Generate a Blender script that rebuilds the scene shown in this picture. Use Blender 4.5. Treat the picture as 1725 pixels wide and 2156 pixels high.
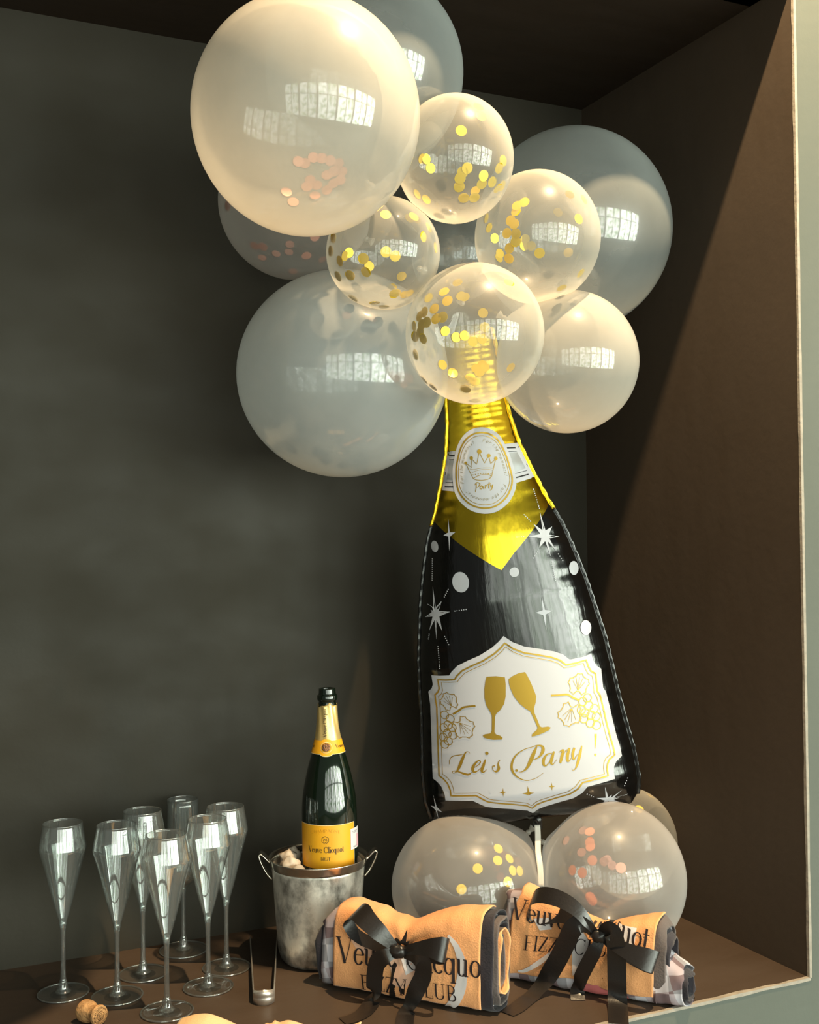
import bpy, math, random
import numpy as np
from mathutils import Vector, Matrix, noise
from mathutils.geometry import delaunay_2d_cdt

for _o in list(bpy.data.objects):
    bpy.data.objects.remove(_o)
SC = bpy.context.scene
COL = SC.collection
PI = math.pi

# ------------------------------------------------------------------ camera
YAW, PITCH, ROLL = 0.43595639, 0.0202427, -0.00990544
CAM = Vector((-1.34209927, -1.38889613, 0.70949293))
fwd = Vector((math.sin(YAW) * math.cos(PITCH), math.cos(YAW) * math.cos(PITCH), math.sin(PITCH)))
rgt = Vector((math.cos(YAW), -math.sin(YAW), 0))
upv = rgt.cross(fwd)
r2 = math.cos(ROLL) * rgt + math.sin(ROLL) * upv
u2 = -math.sin(ROLL) * rgt + math.cos(ROLL) * upv
cd = bpy.data.cameras.new('camera')
cd.sensor_fit = 'HORIZONTAL'; cd.sensor_width = 36.0; cd.lens = 2399.07 / 1725 * 36.0
cd.clip_start = 0.01; cd.clip_end = 100
cam = bpy.data.objects.new('camera', cd); COL.objects.link(cam)
cam.matrix_world = Matrix(((r2.x, u2.x, -fwd.x, CAM.x), (r2.y, u2.y, -fwd.y, CAM.y), (r2.z, u2.z, -fwd.z, CAM.z), (0, 0, 0, 1)))
SC.camera = cam

# ------------------------------------------------------------------ world, lights, exposure
w = bpy.data.worlds.new('world'); SC.world = w; w.use_nodes = True
w.node_tree.nodes['Background'].inputs[0].default_value = (0.88, 0.90, 0.82, 1)
w.node_tree.nodes['Background'].inputs[1].default_value = 0.09

def spot(name, loc, target, power, color, size, blend, radius):
    l = bpy.data.lights.new(name, 'SPOT'); l.energy = power; l.color = color
    l.spot_size = math.radians(size); l.spot_blend = blend; l.shadow_soft_size = radius
    o = bpy.data.objects.new(name, l); COL.objects.link(o); o.location = loc
    o.rotation_euler = (Vector(target) - Vector(loc)).to_track_quat('-Z', 'Y').to_euler()
    return o
# warm recessed ceiling lamp of the room, in front of the niche
spot('ceiling_downlight', (-0.30, -0.50, 2.50), (-0.42, 0.05, 0.60), 262, (1.0, 0.72, 0.40), 84, 0.40, 0.020)

vs = SC.view_settings
vs.view_transform = 'Standard'; vs.look = 'None'; vs.gamma = 1.0; vs.use_curve_mapping = False
vs.exposure = 0.42
SC.display_settings.display_device = 'sRGB'
cy = SC.cycles
cy.max_bounces = 14; cy.transparent_max_bounces = 40; cy.transmission_bounces = 12; cy.glossy_bounces = 5; cy.diffuse_bounces = 4
cy.caustics_reflective = False; cy.caustics_refractive = False
cy.sample_clamp_indirect = 4.0
cy.use_denoising = True

# ------------------------------------------------------------------ measured outlines (metres, on the objects' own surfaces)
FOIL = {'label': [(-0.0094, 0.3332), (0.004, 0.3213), (0.0225, 0.3111), (0.0465, 0.3037), (0.0705, 0.2952), (0.0847, 0.2876), (0.0946, 0.2771), (0.114, 0.2768), (0.1326, 0.2784), (0.1348, 0.2664), (0.1387, 0.2566), (0.1463, 0.25), (0.1457, 0.2357), (0.1449, 0.2182), (0.149, 0.2094), (0.1517, 0.1833), (0.1535, 0.1601), (0.1562, 0.1341), (0.1596, 0.1129), (0.1605, 0.0975), (0.1495, 0.0918), (0.1444, 0.0843), (0.1422, 0.0747), (0.1426, 0.0631), (0.1188, 0.062), (0.0941, 0.0607), (0.0841, 0.0505), (0.0682, 0.043), (0.045, 0.0396), (0.0192, 0.0345), (0.006, 0.0299), (-0.0029, 0.0225), (-0.0117, 0.0301), (-0.0362, 0.0369), (-0.0609, 0.0418), (-0.0805, 0.0467), (-0.0945, 0.056), (-0.101, 0.0602), (-0.1246, 0.0607), (-0.1482, 0.0608), (-0.148, 0.0711), (-0.1514, 0.0839), (-0.1582, 0.0926), (-0.1655, 0.0979), (-0.1619, 0.1318), (-0.1576, 0.1704), (-0.1533, 0.2091), (-0.1513, 0.2259), (-0.1518, 0.2374), (-0.1515, 0.2485), (-0.1444, 0.2544), (-0.1415, 0.2609), (-0.1419, 0.2767), (-0.1273, 0.2757), (-0.1103, 0.2756), (-0.1055, 0.2817), (-0.0938, 0.2912), (-0.0748, 0.2986), (-0.0535, 0.3055), (-0.0319, 0.3158), (-0.018, 0.3254)], 'glass1': [(-0.0469, 0.2686), (-0.0312, 0.2679), (-0.0167, 0.2642), (-0.0171, 0.2521), (-0.02, 0.2322), (-0.0242, 0.2201), (-0.0318, 0.2108), (-0.0402, 0.2046), (-0.0428, 0.1992), (-0.0471, 0.1743), (-0.0451, 0.1703), (-0.038, 0.1671), (-0.0348, 0.1634), (-0.0369, 0.1606), (-0.0514, 0.1615), (-0.0647, 0.1657), (-0.0679, 0.1697), (-0.0638, 0.172), (-0.0536, 0.1729), (-0.0512, 0.1772), (-0.0474, 0.2022), (-0.0486, 0.2074), (-0.0543, 0.2206), (-0.0555, 0.2334), (-0.0536, 0.2485), (-0.0503, 0.2608)], 'glass2': [(-0.011, 0.2602), (-0.0041, 0.2644), (0.0064, 0.268), (0.0178, 0.2687), (0.0206, 0.2623), (0.025, 0.249), (0.029, 0.2333), (0.0304, 0.2255), (0.0283, 0.2157), (0.0239, 0.2062), (0.0236, 0.1987), (0.0264, 0.1882), (0.0295, 0.1751), (0.0329, 0.1726), (0.043, 0.1725), (0.0469, 0.1704), (0.0446, 0.1665), (0.0315, 0.1622), (0.0186, 0.1597), (0.0136, 0.1597), (0.0146, 0.1633), (0.0237, 0.1696), (0.0255, 0.1732), (0.0215, 0.1889), (0.0171, 0.2022), (0.0103, 0.2076), (0.0016, 0.2169), (-0.0064, 0.2306), (-0.0105, 0.2462), (-0.0114, 0.2539)], 'script': [[(-0.1319, 0.1236, 0.00066), (-0.1304, 0.1313, 0.00088), (-0.1242, 0.1373, 0.00131), (-0.1144, 0.139, 0.00131), (-0.1069, 0.1398, 0.00088)], [(-0.0937, 0.1417, 0.00066), (-0.0969, 0.1443, 0.00088), (-0.1013, 0.1424, 0.00175), (-0.1075, 0.1329, 0.00394), (-0.1138, 0.1217, 0.00438), (-0.1192, 0.1135, 0.00263), (-0.1245, 0.109, 0.00109), (-0.1287, 0.109, 0.00088), (-0.1268, 0.1119, 0.00088), (-0.1195, 0.1114, 0.00175), (-0.1095, 0.1074, 0.00306), (-0.1014, 0.1055, 0.00263), (-0.0951, 0.1089, 0.00066)], [(-0.0905, 0.1162, 0.00088), (-0.0815, 0.1213, 0.00109), (-0.0777, 0.1262, 0.00153), (-0.0804, 0.1285, 0.00153), (-0.0873, 0.1237, 0.00284), (-0.0927, 0.1157, 0.00438), (-0.0915, 0.1094, 0.00306), (-0.0851, 0.1107, 0.00109), (-0.0792, 0.1155, 0.00066)], [(-0.0685, 0.1297, 0.00175), (-0.0736, 0.1197, 0.00394), (-0.0778, 0.1111, 0.00394), (-0.0751, 0.108, 0.00175), (-0.0693, 0.1121, 0.00066)], [(-0.0446, 0.1267, 0.00088), (-0.0486, 0.1208, 0.00175), (-0.0487, 0.1125, 0.00394), (-0.0535, 0.1074, 0.00263), (-0.0583, 0.1102, 0.00109), (-0.0584, 0.1165, 0.00153), (-0.0542, 0.1172, 0.00197)], [(0.0246, 0.0963, 0.00044), (0.0114, 0.0893, 0.00066), (-0.0052, 0.0872, 0.00109), (-0.0186, 0.094, 0.00197), (-0.0262, 0.1051, 0.00328), (-0.0259, 0.1175, 0.00328), (-0.0174, 0.1311, 0.00197), (-0.0019, 0.1395, 0.00109), (0.0127, 0.1422, 0.00088)], [(0.0117, 0.1419, 0.00088), (0.0211, 0.1435, 0.00153), (0.0288, 0.1405, 0.0035), (0.0288, 0.1333, 0.00481), (0.0225, 0.1249, 0.00263), (0.0138, 0.121, 0.00109), (0.0088, 0.1216, 0.00066)], [(0.0199, 0.1424, 0.00175), (0.0132, 0.1314, 0.00481), (0.0052, 0.118, 0.00525), (-0.0024, 0.1076, 0.00306), (-0.0102, 0.1029, 0.00131), (-0.0163, 0.103, 0.00066)], [(0.0433, 0.127, 0.00109), (0.035, 0.1262, 0.00197), (0.0282, 0.1189, 0.00394), (0.027, 0.1098, 0.0035), (0.0314, 0.1082, 0.00153), (0.0386, 0.1153, 0.00088), (0.044, 0.1248, 0.00066)], [(0.0471, 0.1295, 0.00219), (0.0421, 0.1189, 0.00438), (0.0394, 0.1111, 0.0035), (0.0427, 0.1085, 0.00109), (0.0499, 0.1156, 0.00044)], [(0.0545, 0.1262, 0.00044), (0.06, 0.1288, 0.00197), (0.0623, 0.128, 0.0035), (0.0578, 0.1164, 0.00438), (0.0546, 0.1083, 0.00263)], [(0.0582, 0.1163, 0.00066), (0.0658, 0.1264, 0.00088), (0.0713, 0.1285, 0.00219)], [(0.0734, 0.1306, 0.00306), (0.0684, 0.1187, 0.00438), (0.0675, 0.1096, 0.00306), (0.0718, 0.1109, 0.00088), (0.0769, 0.1172, 0.00044)], [(0.0818, 0.1297, 0.00306), (0.0772, 0.1192, 0.00394), (0.078, 0.1108, 0.00197), (0.0852, 0.1177, 0.00066)], [(0.0948, 0.1307, 0.00131), (0.09, 0.1188, 0.00394), (0.0845, 0.1055, 0.00394), (0.0789, 0.0952, 0.00175), (0.0734, 0.0927, 0.00066), (0.0728, 0.0963, 0.00044)], [(0.1206, 0.1453, 0.00322), (0.1192, 0.136, 0.00242), (0.116, 0.121, 0.00054)]], 'dots': [(-0.065, 0.1396, 0.00284), (-0.0196, 0.1059, 0.00219), (0.115, 0.1111, 0.00188)], 'gold4': [[(-0.0461, 0.0789), (-0.0416, 0.0716), (-0.0477, 0.0638), (-0.0535, 0.0711)], [(-0.0048, 0.0779), (0.0052, 0.0649), (-0.0045, 0.0519), (-0.0157, 0.0662)], [(0.0355, 0.0788), (0.0409, 0.0713), (0.0346, 0.0642), (0.0297, 0.0717)]], 'grapes': [[(-0.1279, 0.2084, 0.00698), (-0.1324, 0.1866, 0.00698), (-0.119, 0.2018, 0.00698), (-0.1244, 0.1912, 0.00698), (-0.1281, 0.1764, 0.00698), (-0.1359, 0.17, 0.00698), (-0.1186, 0.1737, 0.00698), (-0.1279, 0.1636, 0.00698), (-0.1353, 0.158, 0.00698), (-0.1178, 0.1864, 0.00698)], [(0.1155, 0.2076, 0.00698), (0.107, 0.2031, 0.00698), (0.1026, 0.1901, 0.00698), (0.1161, 0.1943, 0.00698), (0.1248, 0.1873, 0.00698), (0.1176, 0.178, 0.00698), (0.1047, 0.1745, 0.00698), (0.1261, 0.1736, 0.00698), (0.1144, 0.1649, 0.00698), (0.1247, 0.1587, 0.00698), (0.1081, 0.1839, 0.00698)]], 'leaves': [[(-0.1168, 0.2311, 0.01611), (-0.0983, 0.1857, 0.01987)], [(0.1041, 0.2328, 0.0188), (0.0824, 0.1865, 0.02095)]], 'vines': [[(-0.1134, 0.2093), (-0.1022, 0.2152), (-0.0938, 0.2199), (-0.0834, 0.221), (-0.0727, 0.2212)], [(0.0552, 0.2231), (0.07, 0.2211), (0.0826, 0.2198), (0.0917, 0.2125), (0.1011, 0.2066)]], 'stars8': [[(0.0839, 0.4873), (0.0809, 0.5296), (0.0981, 0.501), (0.108, 0.4817), (0.0979, 0.4616), (0.088, 0.4518), (0.0706, 0.4698), (0.055, 0.4913), (0.0668, 0.511)], [(-0.1196, 0.3825), (-0.1175, 0.428), (-0.1049, 0.4028), (-0.0932, 0.3833), (-0.1114, 0.3511), (-0.1237, 0.3371), (-0.1344, 0.3532), (-0.1391, 0.3761), (-0.1316, 0.3992)], [(0.127, 0.0251), (0.1238, 0.0534), (0.1344, 0.035), (0.1526, 0.0393), (0.1631, 0.028), (0.1511, 0.011), (0.1249, -0.0027), (0.1123, 0.0181), (0.1073, 0.0345)]], 'stars4': [[(-0.0747, 0.5388), (-0.0654, 0.5151), (-0.0802, 0.4846), (-0.0868, 0.5121)], [(0.0631, 0.391), (0.0771, 0.3627), (0.0628, 0.3321), (0.0492, 0.3642)], [(-0.1689, 0.0694), (-0.1579, 0.0374), (-0.167, 0.0205), (-0.1773, 0.0478)]], 'ovals': [(-0.0681, 0.431, 0.0143, 0.0172), (0.0236, 0.4363, 0.008, 0.008), (-0.1048, 0.4949, 0.0065, 0.0096), (0.1249, 0.4255, 0.0085, 0.0115), (0.1301, 0.3236, 0.0095, 0.0125), (-0.0685, 0.0738, 0.0017, 0.0017)], 'dashes': [[(0.0761, 0.5679), (0.081, 0.5347)], [(0.0538, 0.5281), (0.0628, 0.5158)], [(0.036, 0.4931), (0.0476, 0.492)], [(0.0674, 0.4645), (0.0584, 0.4545)], [(0.1016, 0.4539), (0.1074, 0.4417)], [(0.089, 0.4428), (0.0902, 0.4116)], [(-0.1119, 0.4743), (-0.1173, 0.4384)], [(-0.0994, 0.409), (-0.091, 0.4209)], [(-0.0848, 0.3838), (-0.0652, 0.3848)], [(-0.1227, 0.3257), (-0.1249, 0.2884)], [(-0.1084, 0.3421), (-0.1034, 0.3281)], [(-0.1383, 0.3386), (-0.1357, 0.347)], [(0.0922, 0.0465), (0.1022, 0.0385)], [(0.1649, 0.0575), (0.158, 0.0458)]], 'oval': [(0.0021, 0.685), (0.0175, 0.6802), (0.0304, 0.669), (0.0385, 0.6522), (0.0447, 0.6304), (0.0484, 0.6059), (0.049, 0.5851), (0.0428, 0.5674), (0.0302, 0.5518), (0.01, 0.5404), (-0.0118, 0.5394), (-0.0334, 0.5475), (-0.049, 0.563), (-0.0571, 0.5806), (-0.0581, 0.6005), (-0.0558, 0.6211), (-0.0498, 0.6412), (-0.0412, 0.6608), (-0.029, 0.6757), (-0.0142, 0.6838)], 'bandL': [(-0.0605, 0.6529), (-0.0542, 0.6522), (-0.0441, 0.6515), (-0.0492, 0.6149), (-0.0537, 0.5824), (-0.0672, 0.5855), (-0.079, 0.588), (-0.0742, 0.6079), (-0.0679, 0.6282)], 'bandLg': [(-0.0585, 0.6373), (-0.0462, 0.6364), (-0.051, 0.6016), (-0.0683, 0.6055), (-0.0639, 0.6212)], 'bandR': [(0.031, 0.6511), (0.0467, 0.6511), (0.0609, 0.6508), (0.0663, 0.6335), (0.0729, 0.6124), (0.0811, 0.5881), (0.0664, 0.5856), (0.0471, 0.5828), (0.0367, 0.5828), (0.0308, 0.6137)], 'bandRg': [(0.0392, 0.6359), (0.0579, 0.6343), (0.0631, 0.6195), (0.0683, 0.6051), (0.0446, 0.6013)], 'bandlines': [[(-0.0585, 0.6452, 0.00284), (-0.0461, 0.6446, 0.00284)], [(-0.06, 0.6385, 0.00109), (-0.0471, 0.6376, 0.00109)], [(-0.0711, 0.6012, 0.00109), (-0.0525, 0.5987, 0.00109)], [(-0.0737, 0.5942, 0.00241), (-0.0535, 0.5913, 0.00241)], [(0.0404, 0.6441, 0.00241), (0.0559, 0.6425, 0.00241)], [(0.0395, 0.6379, 0.00109), (0.0571, 0.6362, 0.00109)], [(0.0442, 0.5983, 0.00109), (0.0698, 0.6012, 0.00109)], [(0.0473, 0.5916, 0.00263), (0.0714, 0.5942, 0.00263)]], 'crown': [[(-0.0316, 0.6285, 0.00098), (-0.028, 0.616, 0.00098), (-0.0223, 0.6007, 0.00098)], [(-0.0316, 0.6285, 0.00098), (-0.0218, 0.6193, 0.00098), (-0.0211, 0.6353, 0.00098), (-0.0133, 0.6238, 0.00098), (-0.0061, 0.644, 0.00098), (0.0002, 0.6239, 0.00098), (0.0088, 0.6348, 0.00098), (0.0104, 0.6213, 0.00098), (0.02, 0.6286, 0.00098), (0.0143, 0.614, 0.00098), (0.0087, 0.5998, 0.00098)], [(-0.0223, 0.6007, 0.00098), (-0.017, 0.5976, 0.00098), (-0.0069, 0.5956, 0.00098), (0.0035, 0.5964, 0.00098), (0.0087, 0.5998, 0.00098)], [(-0.0223, 0.6007, 0.00088), (-0.0151, 0.6038, 0.00088), (-0.0056, 0.605, 0.00088), (0.0036, 0.6042, 0.00088), (0.0087, 0.5998, 0.00088)], [(-0.024, 0.6108, 0.00055), (-0.0148, 0.6131, 0.00055), (-0.0044, 0.6136, 0.00055), (0.0058, 0.6122, 0.00055), (0.0122, 0.61, 0.00055)], [(-0.0261, 0.6178, 0.00055), (-0.0196, 0.6159, 0.00055), (-0.0123, 0.6163, 0.00055), (-0.004, 0.6162, 0.00055), (0.0052, 0.6151, 0.00055), (0.0137, 0.6131, 0.00055)]], 'crownd': [(-0.0316, 0.6285, 0.00263), (-0.021, 0.6356, 0.00306), (-0.006, 0.6445, 0.00394), (0.0089, 0.6354, 0.00328), (0.0201, 0.629, 0.00306), (-0.0219, 0.6068, 0.00088), (-0.0175, 0.6071, 0.00088), (-0.0131, 0.6073, 0.00088), (-0.0088, 0.6073, 0.00088), (-0.0045, 0.607, 0.00088), (-0.0002, 0.6064, 0.00088), (0.004, 0.6055, 0.00088), (0.0082, 0.6043, 0.00088)], 'party': [[(-0.0219, 0.5778, 0.00109), (-0.0198, 0.5848, 0.00131), (-0.0183, 0.5923, 0.00131)], [(-0.0215, 0.5892, 0.00088), (-0.0176, 0.5933, 0.00109), (-0.0126, 0.5905, 0.00131), (-0.0155, 0.5862, 0.00109), (-0.0196, 0.5853, 0.00088)], [(-0.0078, 0.5854, 0.00109), (-0.0113, 0.5865, 0.00109), (-0.0134, 0.5828, 0.00109), (-0.011, 0.5813, 0.00109), (-0.0078, 0.5854, 0.00109), (-0.0078, 0.5808, 0.00109)], [(-0.0035, 0.5868, 0.0012), (-0.0052, 0.5809, 0.0012)], [(-0.0046, 0.5842, 0.00088), (-0.0005, 0.5864, 0.00109)], [(0.0036, 0.5909, 0.0012), (0.0011, 0.582, 0.0012), (0.0031, 0.5805, 0.00098)], [(-0.0006, 0.5874, 0.00098), (0.0056, 0.5878, 0.00098)], [(0.005, 0.5864, 0.00109), (0.0053, 0.582, 0.00109), (0.0088, 0.5859, 0.00098)], [(0.0093, 0.586, 0.00109), (0.006, 0.579, 0.0012), (0.0028, 0.5766, 0.00088)]], 'vline': [(-0.1003, 0.535), (-0.0655, 0.509), (-0.0112, 0.4511), (0.0104, 0.4736), (0.0422, 0.4992), (0.0986, 0.5333)]}
BALLOON = {'a': [-0.8113, 0.0729, 1.2842, 0.1561, 0.1607], 'b': [-0.6498, 0.2481, 1.4351, 0.1552, 0.1552], 'c': [-0.555, 0.1264, 1.2752, 0.0887, 0.0952], 'd': [-0.2084, 0.335, 1.2543, 0.1753, 0.1813], 'e': [-0.3857, 0.1684, 1.1839, 0.1004, 0.1057], 'f': [-0.3121, 0.1994, 0.9925, 0.1168, 0.1175], 'g': [-0.6394, 0.2061, 1.143, 0.0876, 0.0861], 'h': [-0.6925, 0.4583, 1.2845, 0.1315, 0.1324], 'i': [-0.6415, 0.3729, 0.9784, 0.1756, 0.1717], 'j': [-0.517, 0.1398, 1.0156, 0.1059, 0.1073], 'k': [-0.4294, 0.365, 1.1938, 0.0786, 0.0786], 'l': [-0.4265, 0.3552, 0.1061, 0.1304, 0.1222], 'm': [-0.2191, 0.2201, 0.1271, 0.1201, 0.1265], 'n': [-0.0738, 0.378, 0.1312, 0.0886, 0.1019], 'o': [-0.3411, 0.5165, 0.1086, 0.0846, 0.0846]}
CONFETTI = [('h', 'p', -0.968, -0.148, -0.204), ('h', 'p', -0.01, -0.762, -0.648), ('h', 'p', -0.044, -0.54, -0.841), ('h', 'p', -0.57, -0.363, -0.737), ('h', 'p', -0.651, -0.266, -0.711), ('h', 'p', -0.233, -0.76, -0.606), ('h', 'p', 0.02, 0.874, -0.486), ('h', 'p', 0.234, 0.916, -0.326), ('h', 'p', 0.205, 0.872, -0.445), ('h', 'p', -0.218, 0.779, -0.588), ('h', 'p', 0.173, 0.607, -0.775), ('h', 'p', 0.589, 0.557, -0.586), ('a', 'p', 0.263, 0.962, -0.077), ('a', 'p', 0.325, 0.941, -0.091), ('a', 'p', 0.403, 0.914, -0.033), ('a', 'p', 0.477, 0.878, -0.043), ('a', 'p', 0.548, 0.833, -0.071), ('a', 'p', 0.616, 0.781, -0.102), ('a', 'p', 0.637, 0.748, -0.189), ('a', 'p', 0.615, 0.739, -0.274), ('a', 'p', 0.558, 0.773, -0.304), ('a', 'p', 0.511, 0.833, -0.212), ('a', 'p', 0.414, 0.855, -0.314), ('a', 'p', 0.36, 0.896, -0.261), ('a', 'p', 0.383, 0.821, -0.422), ('a', 'p', 0.122, 0.91, -0.397), ('a', 'p', 0.168, 0.848, -0.503), ('a', 'p', 0.493, 0.787, -0.371), ('a', 'p', 0.57, 0.801, -0.182), ('a', 'p', 0.321, 0.887, -0.332), ('c', 'g', -0.357, -0.925, 0.13), ('c', 'g', 0.024, -0.911, 0.412), ('c', 'g', 0.036, -0.806, 0.591), ('c', 'g', -0.228, -0.88, -0.417), ('c', 'g', -0.29, -0.83, -0.476), ('c', 'g', -0.308, -0.774, -0.554), ('c', 'g', -0.285, -0.695, -0.66), ('c', 'g', -0.145, -0.588, -0.796), ('c', 'g', 0.084, -0.865, -0.494), ('c', 'g', 0.091, -0.792, -0.604), ('c', 'g', 0.294, -0.783, -0.547), ('c', 'g', 0.387, -0.858, -0.338), ('c', 'g', 0.465, -0.86, -0.211), ('c', 'g', 0.473, -0.653, -0.591), ('c', 'g', 0.572, -0.624, -0.532), ('c', 'g', 0.034, -0.627, -0.778), ('c', 'g', -0.164, 0.953, 0.254), ('c', 'g', -0.076, 0.961, 0.267), ('c', 'g', 0.021, 0.991, 0.131), ('c', 'g', 0.732, 0.626, -0.269), ('c', 'g', -0.31, 0.873, -0.377), ('c', 'g', -0.118, 0.893, -0.435), ('e', 'g', -0.655, -0.695, 0.296), ('e', 'g', -0.744, -0.617, 0.257), ('e', 'g', -0.764, -0.624, 0.167), ('e', 'g', -0.826, -0.563, 0.039), ('e', 'g', -0.79, -0.613, -0.019), ('e', 'g', -0.858, -0.495, -0.134), ('e', 'g', -0.767, -0.621, -0.162), ('e', 'g', -0.758, -0.593, -0.271), ('e', 'g', -0.806, -0.478, -0.349), ('e', 'g', -0.775, -0.41, -0.481), ('e', 'g', 0.139, -0.989, 0.06), ('e', 'g', 0.334, -0.853, 0.402), ('e', 'g', 0.388, -0.652, -0.652), ('e', 'g', 0.138, -0.489, -0.861), ('e', 'g', -0.443, -0.775, -0.45), ('e', 'g', -0.137, 0.99, -0.043), ('e', 'g', -0.159, 0.981, -0.115), ('e', 'g', -0.418, 0.853, 0.312), ('e', 'g', -0.261, 0.948, 0.18), ('e', 'g', -0.531, 0.734, 0.425), ('e', 'g', 0.322, 0.922, 0.216), ('e', 'g', 0.316, 0.942, 0.111), ('e', 'g', 0.423, 0.899, 0.111), ('e', 'g', 0.887, 0.458, -0.052), ('e', 'g', 0.684, 0.449, 0.575), ('e', 'g', 0.659, 0.046, 0.75), ('j', 'g', -0.743, -0.487, 0.459), ('j', 'g', -0.744, -0.591, 0.311), ('j', 'g', -0.872, -0.436, 0.221), ('j', 'g', -0.944, -0.261, 0.201), ('j', 'g', -0.975, -0.158, 0.159), ('j', 'g', -0.872, -0.485, 0.074), ('j', 'g', -0.813, -0.577, 0.085), ('j', 'g', -0.999, -0.038, 0.036), ('j', 'g', -0.993, -0.051, -0.108), ('j', 'g', -0.972, -0.233, 0.028), ('j', 'g', -0.942, -0.333, 0.048), ('j', 'g', -0.979, -0.19, -0.071), ('j', 'g', -0.958, -0.236, -0.166), ('j', 'g', -0.937, 0.057, -0.345), ('j', 'g', 0.128, -0.795, 0.593), ('j', 'g', -0.002, 0.525, 0.851), ('j', 'g', -0.427, 0.66, 0.618), ('j', 'g', 0.151, 0.702, 0.697), ('j', 'g', 0.206, 0.697, 0.687), ('j', 'g', 0.012, 0.979, 0.204), ('j', 'g', 0.197, 0.973, 0.12), ('j', 'g', 0.448, 0.892, 0.058), ('j', 'g', 0.571, 0.816, 0.092), ('j', 'g', 0.324, 0.934, 0.147), ('j', 'g', 0.53, 0.706, 0.47), ('j', 'g', 0.589, 0.763, 0.266), ('j', 'g', -0.054, 0.947, -0.318), ('j', 'g', 0.088, 0.888, -0.452), ('j', 'g', 0.544, 0.778, -0.314), ('j', 'g', 0.458, 0.81, -0.366), ('j', 'g', 0.831, 0.396, -0.39), ('j', 'g', 0.097, 0.897, -0.432), ('j', 'g', 0.566, 0.744, -0.355), ('j', 'g', 0.34, 0.793, -0.506), ('j', 'g', 0.489, 0.759, -0.43), ('j', 'g', 0.38, 0.715, -0.586), ('j', 'g', -0.36, -0.37, -0.856), ('j', 'g', -0.709, 0.243, -0.662), ('j', 'g', -0.619, 0.139, -0.773), ('g', 'g', -0.315, -0.838, 0.446), ('g', 'g', -0.348, -0.91, -0.224), ('g', 'g', -0.189, -0.939, -0.288), ('g', 'g', -0.667, -0.675, -0.317), ('g', 'g', -0.594, -0.606, -0.529), ('g', 'g', -0.774, -0.325, -0.543), ('g', 'g', -0.867, -0.007, -0.498), ('g', 'g', -0.926, -0.243, -0.287), ('g', 'g', -0.998, 0.009, -0.057), ('g', 'g', -0.983, -0.08, 0.163), ('g', 'g', 0.351, -0.93, 0.106), ('g', 'g', 0.527, -0.785, 0.325), ('g', 'g', 0.201, -0.864, 0.462), ('g', 'g', 0.679, -0.734, -0.006), ('g', 'g', 0.149, 0.989, -0.002), ('g', 'g', -0.365, 0.922, 0.125), ('g', 'g', -0.274, 0.94, 0.202), ('g', 'g', 0.62, 0.2, 0.758), ('g', 'g', 0.694, 0.07, 0.717), ('g', 'g', 0.681, 0.702, -0.209), ('g', 'g', 0.5, 0.746, -0.439), ('g', 'g', 0.535, 0.638, -0.554), ('g', 'g', -0.027, -0.528, -0.849), ('g', 'g', -0.244, -0.161, -0.956), ('g', 'g', -0.532, 0.13, -0.837), ('g', 'g', -0.037, -0.104, -0.994), ('g', 'g', 0.632, 0.482, -0.607), ('g', 'g', 0.694, 0.406, -0.594), ('i', 'p', 0.297, 0.629, 0.719), ('i', 'p', 0.454, 0.446, 0.771), ('i', 'p', 0.498, 0.507, 0.704), ('i', 'p', 0.533, 0.495, 0.686), ('i', 'p', 0.855, 0.508, 0.103), ('i', 'p', 0.886, 0.458, 0.073), ('i', 'p', 0.907, 0.417, 0.056), ('i', 'p', 0.789, 0.603, 0.113), ('i', 'p', 0.872, 0.489, 0.013), ('i', 'p', 0.824, 0.56, 0.083), ('l', 'g', 0.082, -0.703, 0.707), ('l', 'g', 0.01, -0.811, 0.584), ('l', 'g', 0.194, -0.792, 0.579), ('l', 'g', -0.279, -0.81, 0.515), ('l', 'g', 0.188, -0.878, 0.44), ('l', 'g', 0.304, -0.859, 0.413), ('l', 'g', 0.082, -0.943, 0.322), ('l', 'p', 0.654, 0.735, 0.182), ('l', 'p', 0.699, 0.67, 0.25), ('l', 'p', 0.693, 0.718, 0.059), ('l', 'p', 0.85, 0.491, 0.192), ('l', 'p', 0.946, 0.293, 0.14), ('l', 'p', 0.815, 0.562, -0.139), ('l', 'p', 0.782, 0.624, -0.002), ('l', 'p', 0.732, 0.657, 0.183), ('l', 'g', -0.515, -0.812, 0.273), ('m', 'p', -0.586, -0.28, 0.76), ('m', 'p', -0.655, -0.38, 0.653), ('m', 'p', -0.673, -0.421, 0.608), ('m', 'p', -0.716, -0.525, 0.461), ('m', 'p', -0.9, -0.313, 0.304), ('m', 'p', -0.836, -0.46, 0.3), ('m', 'p', -0.444, -0.802, 0.399), ('m', 'p', -0.802, -0.597, 0.021), ('m', 'p', -0.786, -0.618, -0.015), ('m', 'p', 0.074, 0.891, 0.449), ('m', 'p', 0.11, 0.988, 0.112), ('m', 'p', 0.491, 0.871, -0.013), ('m', 'p', 0.551, 0.83, -0.09), ('m', 'p', 0.448, 0.893, -0.039), ('m', 'p', -0.207, 0.92, 0.333), ('n', 'g', 0.356, -0.294, 0.887), ('n', 'g', -0.182, -0.625, 0.759)]
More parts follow.
